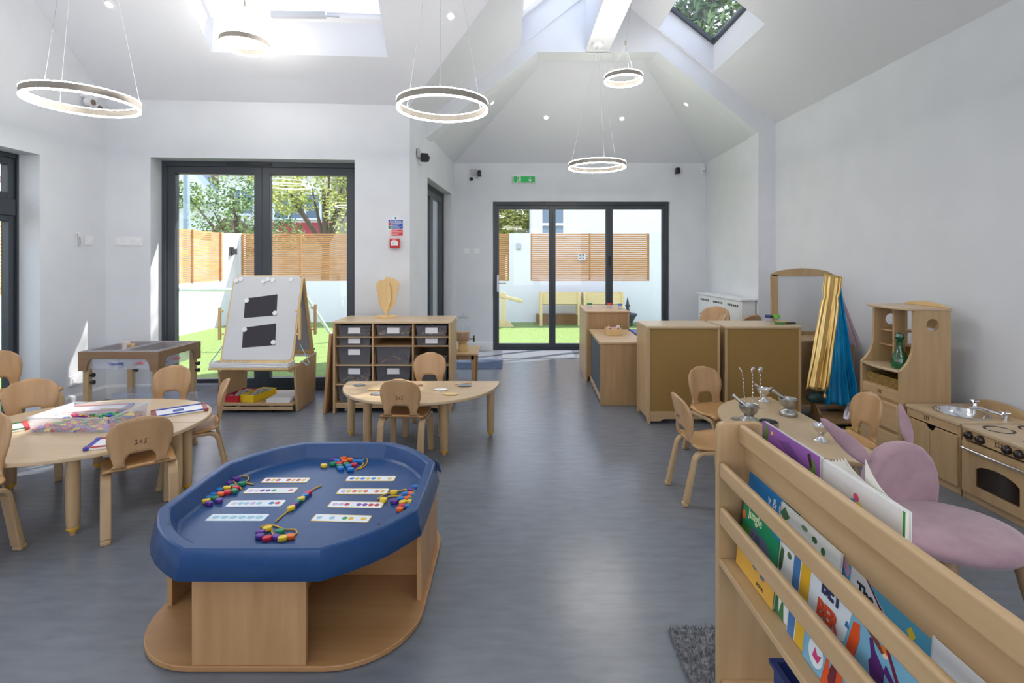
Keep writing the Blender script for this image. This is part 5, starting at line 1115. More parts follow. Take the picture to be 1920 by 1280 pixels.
b = B(); b.lathe([(.0, 0), (.012, .004), (.016, .02), (.010, .035), (.0, .045)], n=12); b.tube([(0, 0, .04), (0.01, 0.0, .08)], .004, 6); tag(obj('gold_tassel', b, GOLD, smooth=True, loc=(2.50, 4.03, .205)), 'gold tassel hanging under the gold cape', 'tassel')

# ------------------------------------------------------------------ play kitchen on the right wall
HX, HY0, HY1 = 2.47, 3.205, 3.575
t = thing('play_hutch', 'tall wooden play hutch with porthole sides between the capes and the toy sink', 'play kitchen dresser', (HX, HY0, 0))
prof = [(.32, .0), (0, .0), (0, .60)] + [tuple(p) for p in bez((0, .60), (.075, .66), (.085, .77), 8)][1:] + [(.088, .985), (.32, .985)]
def holed(o, cutter):
    md = o.modifiers.new('cut', 'BOOLEAN'); md.operation = 'DIFFERENCE'; md.object = cutter; md.solver = 'EXACT'
    dg = bpy.context.evaluated_depsgraph_get(); dg.update(); me = bpy.data.meshes.new_from_object(o.evaluated_get(dg)); o.modifiers.clear(); o.data = me
for y0 in (0, HY1 - HY0 - .02):
    b = B(); b.prism(prof, y0, y0 + .02, 'y'); o = obj('side_panel', b, MAPLE, t)
    c_ = B(); c_.prism(circ(.205, .895, .040, 32), y0 - .02, y0 + .04, 'y'); cu_ = obj('cutter', c_, MAPLE, t); holed(o, cu_); bpy.data.objects.remove(cu_)
Wk = HY1 - HY0
b = B(); b.prism([(.05, -.005), (.33, -.005), (.33, Wk + .005), (.05, Wk + .005), (.03, Wk * .75), (.022, Wk * .5), (.03, Wk * .25)], .985, 1.003, 'z'); obj('top_panel', b, TOP, t, bevel=.006)
b = B(); b.prism([(0, 1.003)] + [(Wk * q, 1.003 + .03 * math.sin(PI * q) ** .6) for q in [i / 12 for i in range(1, 12)]] + [(Wk, 1.003)], .30, .318, 'x'); obj('crest', b, PALEW, t, bevel=.003)
b = B(); b.prism([(-.0, .02), (.32, .02), (.32, Wk - .02), (0, Wk - .02), (-.022, Wk * .7), (-.026, Wk * .5), (-.022, Wk * .3)], .585, .603, 'z'); obj('counter', b, TOP, t, bevel=.005)
b = B(); b.box(.01, .31, .02, Wk - .02, .455, .467); obj('shelf', b, MAPLEX, t); b = B(); b.box(.002, .02, .02, Wk - .02, .397, .455); pr_ = obj('front_rail', b, MAPLEY, t, bevel=.003)
bb = B(); bb.M = Matrix.Translation((.001, Wk / 2, .426)) @ Matrix.Rotation(-PI / 2, 4, 'Z'); brand(bb, 0, 0, 0, .95); obj('brand_mark', bb, BRAND, pr_)
b = B(); b.box(.10, .175, Wk * .5, Wk * .5 + .016, .603, .985); obj('divider', b, MAPLE, t, bevel=.002)
for z in (.72, .82): b = B(); b.box(.13, .30, Wk * .5 + .014, Wk - .02, z, z + .008); obj('small_shelf', b, MAPLEX, t)
b = B(); b.box(.305, .318, .02, Wk - .02, .39, .62); b.box(.305, .318, Wk * .5, Wk - .02, .62, .70); obj('back_panel', b, MUSTARD, t)
b = B(); b.box(.295, .312, .02, Wk * .5, .86, .93); b.box(.295, .312, .02, Wk * .5, .62, .80, 1); obj('back_rail', b, [MAPLEY, MUSTARD], t)
for z0, z1 in ((.20, .375), (.03, .18)):
    b = B(); b.box(-.006, .012, .02, Wk - .02, z0, z1); dr_ = obj('drawer', b, MAPLEY, t, bevel=.008)
b = B(); b.box(.004, .014, .016, Wk - .016, .0, .397); obj('front_frame', b, MAPLED, t)
t = thing('wicker_basket', 'shallow woven basket in the open cubby of the play hutch', 'basket', (HX + .03, HY0 + .035, .4675))
b = B(); b.box(0, .22, 0, .30, 0, .006)
for k in range(7):
    z = .008 + k * .009; o_ = .002 * (k % 2)
    b.tube([(0 - o_, 0 - o_, z), (.22 + o_, 0 - o_, z), (.22 + o_, .30 + o_, z), (-o_, .30 + o_, z)], .005, 6, closed=True)
obj('weave', b, noisy('wicker', rgb(128, 100, 44), rgb(170, 138, 74), (90, 90, 90), .7), t, smooth=True)
t = thing('green_bottle', 'tall green glass bottle with stopper on the counter of the play hutch', 'bottle', (HX + .06, HY0 + .085, .6035), 0, None, 1.15)
b = B(); b.lathe([(0, 0), (.036, 0), (.04, .01), (.043, .03), (.036, .07), (.022, .10), (.0155, .125), (.0155, .15), (.020, .155), (.0, .155)], n=20); obj('bottle', b, GREENG, t, smooth=True)
b = B(); b.lathe([(0, .155), (.012, .157), (.018, .165), (.024, .178), (.018, .195), (0, .203)], n=8); obj('stopper', b, mat('green_stopper', rgb(10, 84, 60), .2), t)
# toy sink
SXX, SY0, SY1 = 2.495, 2.805, 3.185
t = thing('toy_sink_unit', 'wooden toy sink unit with double doors between play hutch and toy cooker', 'toy kitchen sink', (SXX, SY0, 0))
Ws = SY1 - SY0
b = B(); b.box(.0, .40, 0, .018, .0, .38); obj('side_panel', b, MAPLE, t, bevel=.003); b = B(); b.box(.0, .40, Ws - .018, Ws, .0, .38); obj('side_panel', b, MAPLE, t, bevel=.003)
# worktop with the basin opening: ring of quads around an ellipse
b = B(); cx_, cy_, rx, ry = .175, .195, .115, .135; n = 40; X0_, X1_, Y0_, Y1_ = -.008, .42, -.001, Ws + .001; out = []; hole = circ(cx_, cy_, rx, n, ry)
for p in hole:
    dx, dy = p[0] - cx_, p[1] - cy_; tt = min([((X1_ if dx > 0 else X0_) - cx_) / dx if abs(dx) > 1e-9 else 1e9, ((Y1_ if dy > 0 else Y0_) - cy_) / dy if abs(dy) > 1e-9 else 1e9]); out.append((cx_ + dx * tt, cy_ + dy * tt))
for cn_ in ((X0_, Y0_), (X1_, Y0_), (X1_, Y1_), (X0_, Y1_)):
    k = min(range(n), key=lambda i: (out[i][0] - cn_[0]) ** 2 + (out[i][1] - cn_[1]) ** 2); out[k] = cn_
vs_ = [(p[0], p[1], z) for z in (.383, .403) for p in hole] + [(p[0], p[1], z) for z in (.383, .403) for p in out]
fs_ = [];
for i in range(n): j = (i + 1) % n; fs_ += [(i, j, 2 * n + j, 2 * n + i), (n + i, n + j, 3 * n + j, 3 * n + i), (i, j, n + j, n + i), (2 * n + i, 2 * n + j, 3 * n + j, 3 * n + i)]
b.add(vs_, fs_); obj('worktop', b, TOP, t, bevel=.003)
pr = [(1.08, .405), (1.06, .407), (1.0, .404), (.95, .385), (.85, .35), (.6, .335), (0, .333)]
b = B(); vs_ = [(cx_ + rx * r * math.cos(2 * PI * i / n), cy_ + ry * r * math.sin(2 * PI * i / n), z) for r, z in pr[:-1] for i in range(n)] + [(cx_, cy_, .333)]
fs_ = [(k * n + i, k * n + (i + 1) % n, (k + 1) * n + (i + 1) % n, (k + 1) * n + i) for k in range(len(pr) - 2) for i in range(n)] + [((len(pr) - 2) * n + i, (len(pr) - 2) * n + (i + 1) % n, (len(pr) - 1) * n) for i in range(n)]
b.add(vs_, fs_); obj('basin', b, CHROME, t, smooth=True)
b = B(); b.box(0, .02, .018, Ws - .018, .33, .383); r_ = obj('front_rail', b, MAPLEY, t, bevel=.002)
bb = B(); bb.M = Matrix.Translation((-.0005, Ws * .60, .356)) @ Matrix.Rotation(-PI / 2, 4, 'Z'); brand(bb, 0, 0, 0, 1.05); obj('brand_mark', bb, BRAND, r_)
for y0, y1, s_ in ((.006, Ws / 2 - .002, 1), (Ws / 2 + .002, Ws - .006, 0)):
    arc = [(Ws / 2 + (-1 if s_ else 1) * .036 * math.sin(q), .325 - .03 * math.cos(q) * .9) for q in [PI / 2 * i / 5 for i in range(6)]]
    pts = [(y0, .045), (y1, .045), (y1, .298)] + [(p[0], p[1]) for p in arc[1:]] + [(y0, .325)] if s_ else [(y1, .045), (y0, .045), (y0, .298)] + [(p[0], p[1]) for p in arc[1:]] + [(y1, .325)]
    b = B(); b.prism(pts, -.014, .002, 'x'); obj('door', b, MAPLE, t, bevel=.002)
b = B(); b.box(.004, .02, .018, Ws - .018, .0, .04); obj('plinth', b, MAPLEY, t); b = B(); b.box(.03, .38, .018, Ws - .018, .02, .32); obj('cupboard_inside', b, GREYD, t)
b = B(); b.prism([(0, .403)] + [(Ws * q, .403 + .06 * math.sin(PI * q) ** .5) for q in [i / 12 for i in range(1, 12)]] + [(Ws, .403)], .40, .418, 'x'); obj('backsplash', b, MAPLEY, t, bevel=.003)
b = B(); b.lathe([(0, .403), (.018, .403), (.016, .43), (.012, .44), (0, .44)], .33, .27, 16); 
for a in range(4): b.tube([(.33, .27, .445), (.33 + .024 * math.cos(a * PI / 2 + .4), .27 + .024 * math.sin(a * PI / 2 + .4), .452)], .006, 8)
obj('tap', b, CHROME, t, smooth=True)
b = B(); b.lathe([(0, .403), (.016, .403), (.014, .43), (0, .43)], .30, .05, 16)
for a in range(4): b.tube([(.30, .05, .437), (.30 + .026 * math.cos(a * PI / 2 + .4), .05 + .026 * math.sin(a * PI / 2 + .4), .444)], .006, 8)
b.tube([(.30, .06, .425), (.24, .12, .445), (.20, .165, .44)], [.009, .008, .007], 10); obj('tap', b, CHROME, t, smooth=True)
# toy cooker
KY0, KY1 = 2.375, 2.79; Wc = KY1 - KY0
t = thing('toy_cooker', 'wooden toy cooker with black ring hobs and oven door at the right edge', 'toy cooker', (SXX, KY0, 0))
b = B(); b.box(.0, .40, 0, .018, 0, .378); obj('side_panel', b, MAPLE, t, bevel=.003); b = B(); b.box(.0, .40, Wc - .018, Wc, 0, .378); obj('side_panel', b, MAPLE, t, bevel=.003)
b = B(); b.box(-.008, .42, 0, Wc, .379, .400); obj('hob_top', b, TOP, t, bevel=.005)
for x, y in ((.11, .32), (.11, .10), (.30, .32), (.30, .10)):
    b = B(); r0, r1 = .053, .066
    for g in range(4): 
        a0_, a1_ = PI / 2 * g + .10, PI / 2 * (g + 1) - .10; k = 12; A = [a0_ + (a1_ - a0_) * i / k for i in range(k + 1)]
        if g in (0, 2) : A = [PI / 2 * g - .0 + .12 + (PI - .24) * i / k for i in range(k + 1)]
        else: continue
        b.prism([(x + r1 * math.cos(a), y + r1 * math.sin(a)) for a in A] + [(x + r0 * math.cos(a), y + r0 * math.sin(a)) for a in A[::-1]], .400, .4012, 'z')
    obj('hob_ring', b, BLACK, t)
b = B(); b.box(0, .018, .018, Wc - .018, .325, .379); r_ = obj('control_panel', b, MAPLEY, t, bevel=.002)
bb = B(); bb.M = Matrix.Translation((-.0005, Wc * .5, .352)) @ Matrix.Rotation(-PI / 2, 4, 'Z'); brand(bb, 0, 0, 0, 1.35); obj('brand_mark', bb, BRAND, r_)
for y in (.372, .305, .16, .10):
    b = B(); b.M = Matrix.Translation((0, y, .352)) @ Matrix.Rotation(-PI / 2, 4, 'Y'); b.lathe([(0, 0), (.022, 0), (.022, .006), (.018, .02), (.010, .027), (0, .028)], n=20); obj('knob', b, DKBROWN, t, smooth=True)
# oven door with its window opening
b = B(); oy0, oy1, oz0, oz1 = .016, Wc - .012, .045, .318; wy0, wy1, wz0, wz1 = .085, .325, .095, .218
b.box(-.016, .002, oy0, wy0, oz0, oz1); b.box(-.016, .002, wy1, oy1, oz0, oz1); b.box(-.016, .002, wy0, wy1, oz0, wz0)
b.prism([(wy0, oz1), (wy0, wz1 - .03)] + [(wy0 + (wy1 - wy0) * q, wz1 - .03 + .035 * math.sin(PI * q) ** .6) for q in [i / 12 for i in range(1, 12)]] + [(wy1, wz1 - .03), (wy1, oz1)], -.016, .002, 'x')
od = obj('oven_door', b, MAPLE, t); b = B(); b.box(-.008, -.004, wy0 - .01, wy1 + .01, wz0 - .01, wz1 + .015); obj('window', b, clear('oven_window', (.62, .52, .44, 1), .06, .08), od)
b = B(); b.tube([(-.035, .045, .285), (-.035, .385, .285)], .0065, 12); b.tube([(-.016, .06, .285), (-.035, .06, .285)], .006); b.tube([(-.016, .37, .285), (-.035, .37, .285)], .006); obj('handle', b, CHROME, od, smooth=True)
b = B(); b.box(.005, .018, .018, Wc - .018, 0, .04); obj('plinth', b, MAPLEY, t); b = B(); b.box(.03, .38, .02, Wc - .02, .03, .315); obj('oven_inside', b, mat('oven_dark', rgb(96, 78, 66), .8), t)

# ------------------------------------------------------------------ steel pots on the right table
TT = .4005
def mortar(lab, px, py, s_=1.0, pa=0, lean=(-1, 0)):
    x, y = G(px, py, .40); t = thing('steel_mortar', lab, 'mortar', (x, y, TT), 0, 'steel mortars on the right table', s_)
    b = B(); b.lathe([(0, 0), (.050, 0), (.052, .004), (.052, .018), (.046, .026), (.030, .034), (.026, .042), (.030, .050), (.046, .066), (.052, .085), (.054, .104), (.051, .106), (.048, .104), (.044, .080), (.034, .062), (0, .056)], n=36); obj('bowl', b, SATIN, t, smooth=True)
    b = B(); d = Vector((lean[0], lean[1], 0)).normalized(); p0 = Vector((0, 0, .072)) - d * .015; p1 = p0 + d * .10 + Vector((0, 0, .075))
    b.tube([tuple(p0), tuple(p0 + (p1 - p0) * .15), tuple(p0 + (p1 - p0) * .85), tuple(p1), tuple(p1 + (p1 - p0) * .05)], [.012, .010, .010, .013, .006], 14); obj('pestle', b, SATIN, t, smooth=True)
mortar('larger steel mortar with pestle at the near left of the right table', 1404, 792, .95, lean=(-.8, .5)); mortar('steel mortar with pestle nearest the mustard cabinet side of the right table', 1478, 778, .93, lean=(-1, .35))
def cup(lab, px, py, s_, gr):
    x, y = G(px, py, .40); t = thing('steel_egg_cup', lab, 'cup', (x, y, TT), R(20), gr, s_)
    b = B(); b.lathe([(0, 0), (.034, 0), (.034, .003), (.014, .018), (.011, .028), (.016, .038), (.034, .056), (.042, .078), (.040, .079), (.032, .058), (.012, .042), (0, .040)], n=32); obj('bowl', b, CHROME, t, smooth=True)
    b = B(); b.prism([(.034, .072), (.064, .082), (.066, .078), (.036, .062)], -.010, .010, 'y'); obj('lip', b, CHROME, t, bevel=.002); return t
t = cup('small polished cup with spout near the bunny chair ear on the right table', 1540, 826, 1.0, 'polished footed cups')
t = cup('small polished footed cup at the far edge of the right table', 1432, 752, 1.05, 'polished footed cups'); b = B(); b.tube([(.02, 0, .05), (-.05, .02, .105)], .007, 10); obj('scoop', b, CHROME, t, smooth=True)
x, y = G(1441, 812, .40); b = B(); b.lathe([(0, 0), (.048, 0), (.048, .062), (.050, .064), (.046, .062), (.045, .004), (0, .004)], n=32); tag(obj('steel_cup', b, SATIN, smooth=True, loc=(x, y, TT)), 'straight sided steel cup behind the purple book on the right table', 'cup')
x, y = G(1383, 786, .40); b = B(); b.lathe([(0, 0), (.030, 0), (.036, .003), (.030, .002), (0, .002)], n=28); tag(obj('steel_disc', b, SATIN, smooth=True, loc=(x, y, TT)), 'flat steel disc left of the larger mortar on the right table', 'lid')
for k, (px, pyb, pyt, lab) in enumerate(((1397, 758, 690, 'twisted steel spoon standing leftmost on the right table'), (1411, 757, 690, 'twisted steel spoon standing in the middle of the three'), (1425, 766, 690, 'twisted steel spoon standing rightmost on a small disc'))):
    x, y = G(px, pyb, .40); zt = EYE - (pyt - HY) / FPX * y; hh = zt - TT
    t = thing('cocktail_spoon', lab, 'spoon', (x, y, TT), 0, 'twisted steel spoons standing on the right table')
    b = B(); b.lathe([(0, 0), (.014, 0), (.014, .003), (0, .004)], n=20); obj('foot', b, CHROME, t, smooth=True)
    dx = -.018 if k == 0 else 0
    b = B(); n_ = 60; b.tube([(.0015 * math.cos(i * .9) + dx * i / n_, .0015 * math.sin(i * .9), .003 + (hh - .03) * i / n_) for i in range(n_ + 1)], [.0018 + .0007 * (i % 2) for i in range(n_ + 1)], 6); obj('stem', b, CHROME, t, smooth=True)
    b = B(); b.M = Matrix.Translation((dx + (-.008 if k == 0 else .004), 0, hh - .012)) @ Matrix.Rotation(R(-35 if k == 0 else 10), 4, 'Y') @ Matrix.Rotation(R(70 if k == 0 else 20), 4, 'Z'); b.ball((0, 0, 0), (.018, .006, .022), 16, 9); obj('bowl', b, CHROME, t, smooth=True)

# ------------------------------------------------------------------ bunny chair
t = thing('bunny_chair', 'pink velvet child chair with two long rabbit ears behind the book display', 'chair', (1.63, 1.88, 0), R(9))
b = B(); b.lathe([(0, .262), (.16, .262), (.198, .268), (.212, .285), (.214, .300), (.205, .316), (.17, .326), (0, .332)], n=44); b.v = [(x * 1.10, y * 1.0, z) for x, y, z in b.v]; obj('seat', b, PINK, t, smooth=True)
b = B(); n = 40; out = []
def dome(u, v):
    a = 2 * PI * u; r = 1 - v; return None
pts = [(-.15, .27), (-.168, .33), (-.172, .38), (-.164, .43), (-.142, .485), (-.10, .53), (-.05, .553), (0, .558)]; pts = pts + [(-p[0], p[1]) for p in pts[-2::-1]]
b.prism(pts, .17, .235, 'y'); o = obj('backrest', b, PINK, t, bevel=.026, seg=5, smooth=True); o.modifiers['bevel'].angle_limit = R(50)
def ear(p0, p1, w_, fl, nm='ear'):
    p0, p1 = Vector(p0), Vector(p1); d = (p1 - p0).normalized(); sd = d.cross(Vector((0, 1, 0))).normalized(); up = sd.cross(d); L = (p1 - p0).length; b = B(); n, k = 18, 14; vs_ = []
    for i in range(k + 1):
        q = i / k; ww = w_ * (.42 + .58 * math.sin(PI * min(1, q * 1.12) ** .8)) * (1 if q < .9 else math.sqrt(max(0.001, 1 - ((q - .9) / .1) ** 2)) ) ; c = p0 + d * L * q
        vs_ += [tuple(c + sd * ww * math.cos(2 * PI * j / n) + up * ww * fl * math.sin(2 * PI * j / n)) for j in range(n)]
    fs_ = [(i * n + j, i * n + (j + 1) % n, (i + 1) * n + (j + 1) % n, (i + 1) * n + j) for i in range(k) for j in range(n)] + [tuple(range(n))[::-1], tuple(range(k * n, k * n + n))]
    b.add(vs_, fs_); return obj(nm, b, PINK, t, smooth=True)
ear((-.125, .21, .47), (-.325, .25, .655), .034, .5); ear((.055, .205, .545), (.03, .23, .705), .026, .55)
for x, y, fx, fy in ((-.14, -.12, -.17, -.17), (.13, -.13, .19, -.15), (-.13, .13, -.17, .18), (.13, .13, .18, .18)):
    b = B(); b.tube([(x, y, .272), (fx, fy, 0.0)], .024, 14, r1=.015); obj('leg', b, LEGW, t, smooth=True)

# ------------------------------------------------------------------ shaggy rug
b = B(); rnd = random.Random(11)
b.box(.55, 1.22, .30, 1.77, 0, .008)
for i in range(9000):
    x, y = rnd.uniform(.54, .80 if i % 4 else 1.23), rnd.uniform(1.0 if i % 5 else .30, 1.785); hgt = rnd.uniform(.012, .026); a = rnd.uniform(0, 6.28); dx, dy = math.cos(a), math.sin(a); l_ = rnd.uniform(-.008, .008); m_ = rnd.uniform(-.008, .008); w_ = .0018
    b.poly([(x - dy * w_, y + dx * w_, .006), (x + dy * w_, y - dx * w_, .006), (x + l_, y + m_, hgt)])
tag(obj('shaggy_rug', b, RUG, keepn=True), 'grey shaggy rug on the floor under the wooden book display', 'rug')

# ------------------------------------------------------------------ book display
t = thing('book_display', 'pale wooden book display rack with slanting rails filled with picture books', 'book display', (.60, 1.47, .008))
YN = -1.04
b = B(); b.prism([(0, 0), (.30, 0), (.30, .10), (.14, .80)] + [(.14 - .02 * (1 - math.cos(q)), .80 + .02 * math.sin(q)) for q in (.5, 1.2)] + [(.115, .822), (.02, .822), (.008, .818), (.002, .810), (0, .795)], 0, .022, 'y'); obj('end_panel', b, MAPLE, t, bevel=.005, seg=3)
b = B(); b.prism([(0, 0), (.30, 0), (.30, .10), (.14, .80), (.115, .822), (.02, .822), (0, .795)], YN - .022, YN, 'y'); obj('end_panel', b, MAPLE, t, bevel=.005)
b = B(); b.box(.060, .080, YN, 0, .762, .818); obj('top_rail', b, MAPLEY, t, bevel=.008, seg=4)
for z0, z1 in ((.662, .708), (.526, .578)):
    b = B(); b.box(.004, .022, YN, 0, z0, z1); obj('rail', b, MAPLEY, t, bevel=.008, seg=4)
b = B(); b.box(.002, .105, YN, 0, .410, .428); obj('ledge', b, MAPLEY, t, bevel=.003)
b = B(); b.prism([(.078, .77), (.086, .77), (.112, .43), (.104, .43)], YN, 0, 'y'); obj('back_board', b, MAPLEY, t)
b = B(); b.box(.115, .20, YN, 0, .565, .58); obj('rear_ledge', b, MAPLEY, t)
b = B(); b.box(.01, .29, YN, 0, .055, .073); obj('bottom_shelf', b, MAPLEY, t, bevel=.003)
tb = thing('blue_storage_bin', 'dark blue storage bin on the lower shelf of the book display', 'bin', (.63, 1.215, .082)); b = B(); b.box(0, .22, -.38, 0, 0, .006)
for q in ((0, .22, -.38, -.374), (0, .22, -.006, 0), (0, .006, -.374, -.006), (.214, .22, -.374, -.006)): b.box(*q, .006, .25)
b.box(-.008, .228, -.388, -.374, .245, .258); b.box(-.008, .228, -.006, .008, .245, .258); b.box(-.008, .006, -.374, -.006, .245, .258); obj('body', b, plain(40, 54, 108), tb, bevel=.002)

def book(lab, yL, yR, xb, zb, h, lean, cols, art=None, thick=.006, rows=None, pages=True):
    """face towards the aisle; local x runs to the reader's right, y into the rack, z up"""
    w_ = yL - yR; t = bpy.data.objects.new('picture_book', None); COL.objects.link(t); t.empty_display_size = .05
    t.matrix_world = Matrix.Translation((xb, yL, zb)) @ Matrix.Rotation(-PI / 2, 4, 'Z') @ Matrix.Rotation(-lean, 4, 'X'); tag(t, lab, 'book', 'picture books in the display rack')
    b = B(); b.box(0, w_, 0, .0016, 0, h, 0); b.box(0, w_, thick - .0016, thick, 0, h, 1); b.box(-.001, .0016, 0, thick, 0, h, 0); obj('cover', b, [plain(*cols[0]), plain(*(cols[1] if len(cols) > 1 else cols[0]))], t)
    b = B(); b.box(.002, w_ - .003, .0018, thick - .0018, .002, h - .003); obj('pages', b, PAGES, t)
    if art:
        b = B(); ms = []
        for col, kind, *a in art:
            m_ = plain(*col)
            if m_ not in ms: ms.append(m_)
            i = ms.index(m_); d = -.0004 - .00008 * len(b.m) ** .5
            if kind == 'r': pts = [(a[0], a[1]), (a[2], a[1]), (a[2], a[3]), (a[0], a[3])]
            elif kind == 'e': pts = circ(a[0], a[1], a[2], 20, a[3])
            else: pts = a[0]
            pts = [(max(0, min(1, p[0])) * w_, max(0, min(1, p[1])) * h) for p in pts]
            b.prism(pts, d, 0, 'y', i)
        obj('cover_picture', b, ms, t)
    return t
G1, G2, G3 = (30, 110, 60), (70, 150, 60), (20, 130, 180)
ele = (96, 108, 140)
tb = book('green jungle picture book with an elephant, leftmost in the front row', 1.447, 1.245, .643, .438, .212, R(6), [(40, 120, 70)],
    [(G3, 'r', 0, .80, 1, 1), ((24, 140, 96), 'p', [(0, .45), (0, .9), (.3, .95), (1, .78), (1, .3)]), (G2, 'p', [(0, .3), (0, .55), (.4, .62), (1, .40), (1, .25)]), ((222, 172, 70), 'p', [(0, 0), (0, .22), (.4, .32), (1, .24), (1, 0)]),
     ((86, 60, 50), 'p', [(0, .4), (0, 1), (.07, 1), (.05, .4)]), (ele, 'e', .62, .50, .2, .15), (ele, 'e', .42, .54, .12, .12), (ele, 'r', .46, .2, .56, .45), (ele, 'r', .66, .18, .76, .45), (ele, 'p', [(.34, .54), (.26, .36), (.22, .26), (.28, .26), (.34, .38), (.42, .46)]), ((70, 82, 116), 'e', .50, .52, .07, .10), ((30, 30, 40), 'e', .37, .57, .012, .012), ((210, 120, 60), 'e', .1, .7, .05, .06), ((230, 196, 120), 'p', [(.16, .36), (.16, .42), (.3, .42), (.3, .36)])], thick=.008)
text('title', 'Jungle', .036, plain(236, 240, 200), tb, (.045, -.0014, .156), sx_=.85)
text('title', 'BOOK', .012, plain(60, 60, 60), tb, (.12, -.0012, .012))
tb = book('blue picture book behind the jungle book, top sticking out above the rail', 1.450, 1.195, .664, .438, .262, R(4.5), [(6, 120, 190), (150, 176, 90)], [((10, 130, 200), 'r', 0, .75, .8, 1), ((24, 92, 70), 'p', [(.72, .7), (.74, 1), (1, 1), (1, .7)])])
text('title', 'y & the', .036, plain(230, 240, 250), tb, (.11, -.001, .222), sx_=.9)
tb = book('white picture book with painted leaves, second from left in the front row', 1.262, 1.035, .650, .438, .262, R(5.5), [(232, 236, 236)],
    [((70, 110, 70), 'p', [(.04, .45), (.09, .62), (.14, .60), (.13, .45), (.09, .38)]), ((90, 120, 80), 'e', .24, .60, .04, .03), ((60, 96, 60), 'r', 0, .66, .3, .67), ((60, 110, 60), 'e', .62, .93, .04, .025), ((60, 110, 60), 'e', .76, .90, .03, .03), ((110, 150, 110), 'e', .45, .95, .05, .02), ((70, 120, 80), 'p', [(0, .9), (.08, .98), (.18, .92), (.1, .86)]),
     ((60, 120, 70), 'p', [(.0, 0), (.02, .26), (.06, .02), (.10, .24), (.14, 0), (.2, .2), (.24, 0)]), ((220, 80, 50), 'e', .28, .2, .025, .025), ((220, 60, 60), 'e', .58, .16, .016, .016), ((220, 60, 60), 'e', .66, .1, .016, .016), ((220, 60, 60), 'e', .60, .05, .016, .016), ((50, 120, 190), 'e', .76, .17, .045, .05), ((240, 240, 240), 'e', .76, .17, .025, .03), ((50, 120, 190), 'e', .76, .17, .01, .012), ((214, 120, 70), 'r', .50, .05, .515, .24)])
tb = book('thin book with blue and yellow stripes beside the animal alphabet book', 1.178, 1.085, .6415, .438, .205, R(6), [(226, 232, 236)], [((66, 120, 180), 'r', .02, 0, .30, 1), ((222, 176, 40), 'r', .34, 0, .72, 1), ((40, 90, 160), 'e', .16, .4, .08, .04)], thick=.003)
OG, OG2 = (222, 84, 32), (236, 128, 40)
tb = book('blue and white cover with a girl riding a large orange bird, front row middle', 1.105, .775, .636, .438, .218, R(6.5), [(120, 180, 210)],
    [((214, 226, 234), 'p', [(0, .4), (0, 1), (.42, 1), (.36, .55), (.2, .4)]), ((226, 236, 240), 'e', .13, .17, .075, .13), ((206, 60, 120), 'p', [(.10, .12), (.12, .22), (.15, .17), (.19, .2), (.16, .1)]),
     (OG, 'p', [(.38, .52), (.42, .80), (.47, .82), (.48, .70), (.46, .58), (.44, .42)]), (OG, 'p', [(.20, 0), (.24, .30), (.28, .14), (.34, .36), (.42, .12), (.50, .0)]), ((110, 30, 50), 'p', [(.26, .1), (.30, .38), (.335, .36), (.33, .0), (.29, 0)]), (OG, 'p', [(.5, .0), (.56, .22), (.64, .52), (.70, .40), (.74, .18), (.80, .0)]), (OG2, 'p', [(.56, .05), (.60, .28), (.64, .42), (.67, .3), (.68, .06)]),
     ((84, 34, 110), 'p', [(.56, .62), (.60, .74), (.67, .66), (.68, .44), (.60, .44)]), ((240, 210, 190), 'e', .665, .80, .026, .04), ((220, 120, 40), 'p', [(.63, .80), (.65, .88), (.70, .86), (.69, .80)]), ((84, 34, 110), 'p', [(.55, .80), (.57, .82), (.62, .68), (.58, .66)]), ((84, 34, 110), 'p', [(.67, .66), (.78, .58), (.79, .61), (.68, .72)]), ((120, 60, 50), 'p', [(.50, .86), (.53, .90), (.66, .80), (.65, .77)]),
     (OG, 'p', [(.72, .0), (.74, .22), (.80, .40), (.86, .30), (.93, .44), (1, .3), (1, 0)]), (OG2, 'p', [(.76, .10), (.82, .20), (.92, .14), (.96, .02), (.8, .0)]), ((120, 30, 60), 'p', [(.60, .98), (.62, .98), (.84, .56), (.82, .54)])], thick=.010)
text('title', 'BEY', .044, plain(36, 44, 90), tb, (.040, -.0018, .168), sx_=.85, bold=.0016); text('title', '&', .018, plain(50, 120, 170), tb, (.118, -.0018, .150)); text('title', 'BER', .046, plain(204, 70, 34), tb, (.032, -.0018, .118), sx_=.85, bold=.0018)
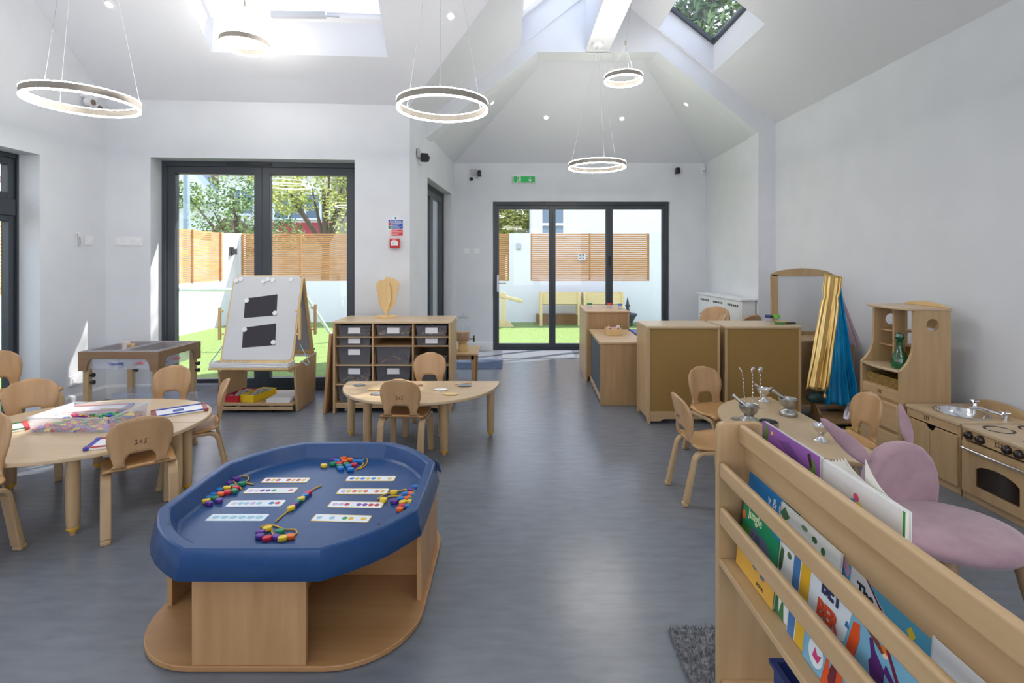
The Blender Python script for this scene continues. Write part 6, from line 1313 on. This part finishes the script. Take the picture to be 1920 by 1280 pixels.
tb = book('light blue book with a white sail and the word The, front row', 1.052, .780, .666, .438, .262, R(4.5), [(86, 166, 200), (214, 226, 230)],
    [((220, 222, 226), 'p', [(.12, .62), (.13, .95), (.22, 1), (.72, .66), (.74, .6)]), ((110, 30, 60), 'p', [(.22, 1), (.235, 1), (.50, .80), (.74, .68), (.74, .655), (.5, .77)]), ((226, 200, 50), 'p', [(.66, .86), (.69, .90), (.73, .86), (.70, .81)]), ((206, 160, 200), 'p', [(.0, .92), (.02, .99), (.12, .90), (.10, .84)])])
text('title', 'The', .034, plain(40, 44, 50), tb, (.055, -.001, .208), sx_=.85, bold=.0008)
tb = book('white book with a big yellow circle, nearest the viewer in the front row', .815, .560, .658, .438, .258, R(5), [(226, 230, 234)], [((236, 204, 30), 'e', .52, .62, .34, .24)])
# rear row
tb = book('purple picture book standing upright behind the top rail', 1.448, 1.180, .716, .590, .252, R(1), [(150, 96, 176), (226, 226, 230)],
    [((96, 130, 70), 'p', [(.02, .80), (.06, 1), (.14, .96), (.10, .78)]), ((120, 80, 150), 'p', [(.3, .9), (.5, .95), (.7, .85), (.6, .8)]), ((110, 140, 80), 'p', [(.84, .70), (.86, .9), (.92, .95), (.97, .8), (.92, .62)]), ((60, 50, 50), 'p', [(.82, .95), (.86, .98), (.9, .86), (.87, .84)]), ((240, 200, 80), 'e', .2, .93, .02, .02)], thick=.009)
tb = book('white picture book with balloons and two figures standing behind the top rail', 1.170, .925, .718, .590, .250, R(1), [(232, 234, 236)],
    [((224, 90, 130), 'e', .46, .86, .035, .035), ((70, 150, 210), 'e', .42, .80, .035, .035), ((236, 200, 70), 'e', .50, .80, .035, .035), ((230, 130, 50), 'p', [(.46, .50), (.47, .68), (.52, .68), (.51, .50)]), ((90, 140, 130), 'p', [(.58, .48), (.58, .76), (.63, .74), (.64, .48)]), ((90, 100, 160), 'p', [(.60, .42), (.60, .56), (.65, .56), (.65, .42)]), ((140, 90, 170), 'e', .68, .66, .03, .025), ((250, 214, 180), 'e', .60, .79, .022, .022), ((60, 150, 60), 'r', .982, 0, 1, 1)], thick=.012)
b = B()
for k in range(7):
    def pg(u, v, k=k): return (.006 * k + .12 * u + (.05 if k == 6 else 0), .014 + (.003 * k + (.005 if k == 6 else 0)) * (1 - u) ** 1.5, .06 + .188 * v + (.004 * k + (.016 if k == 6 else 0)) * (1 - u) ** 2 * v)
    b.grid(pg, 10, 8)
obj('fanned_pages', b, PAGES, tb, smooth=True, keepn=True);
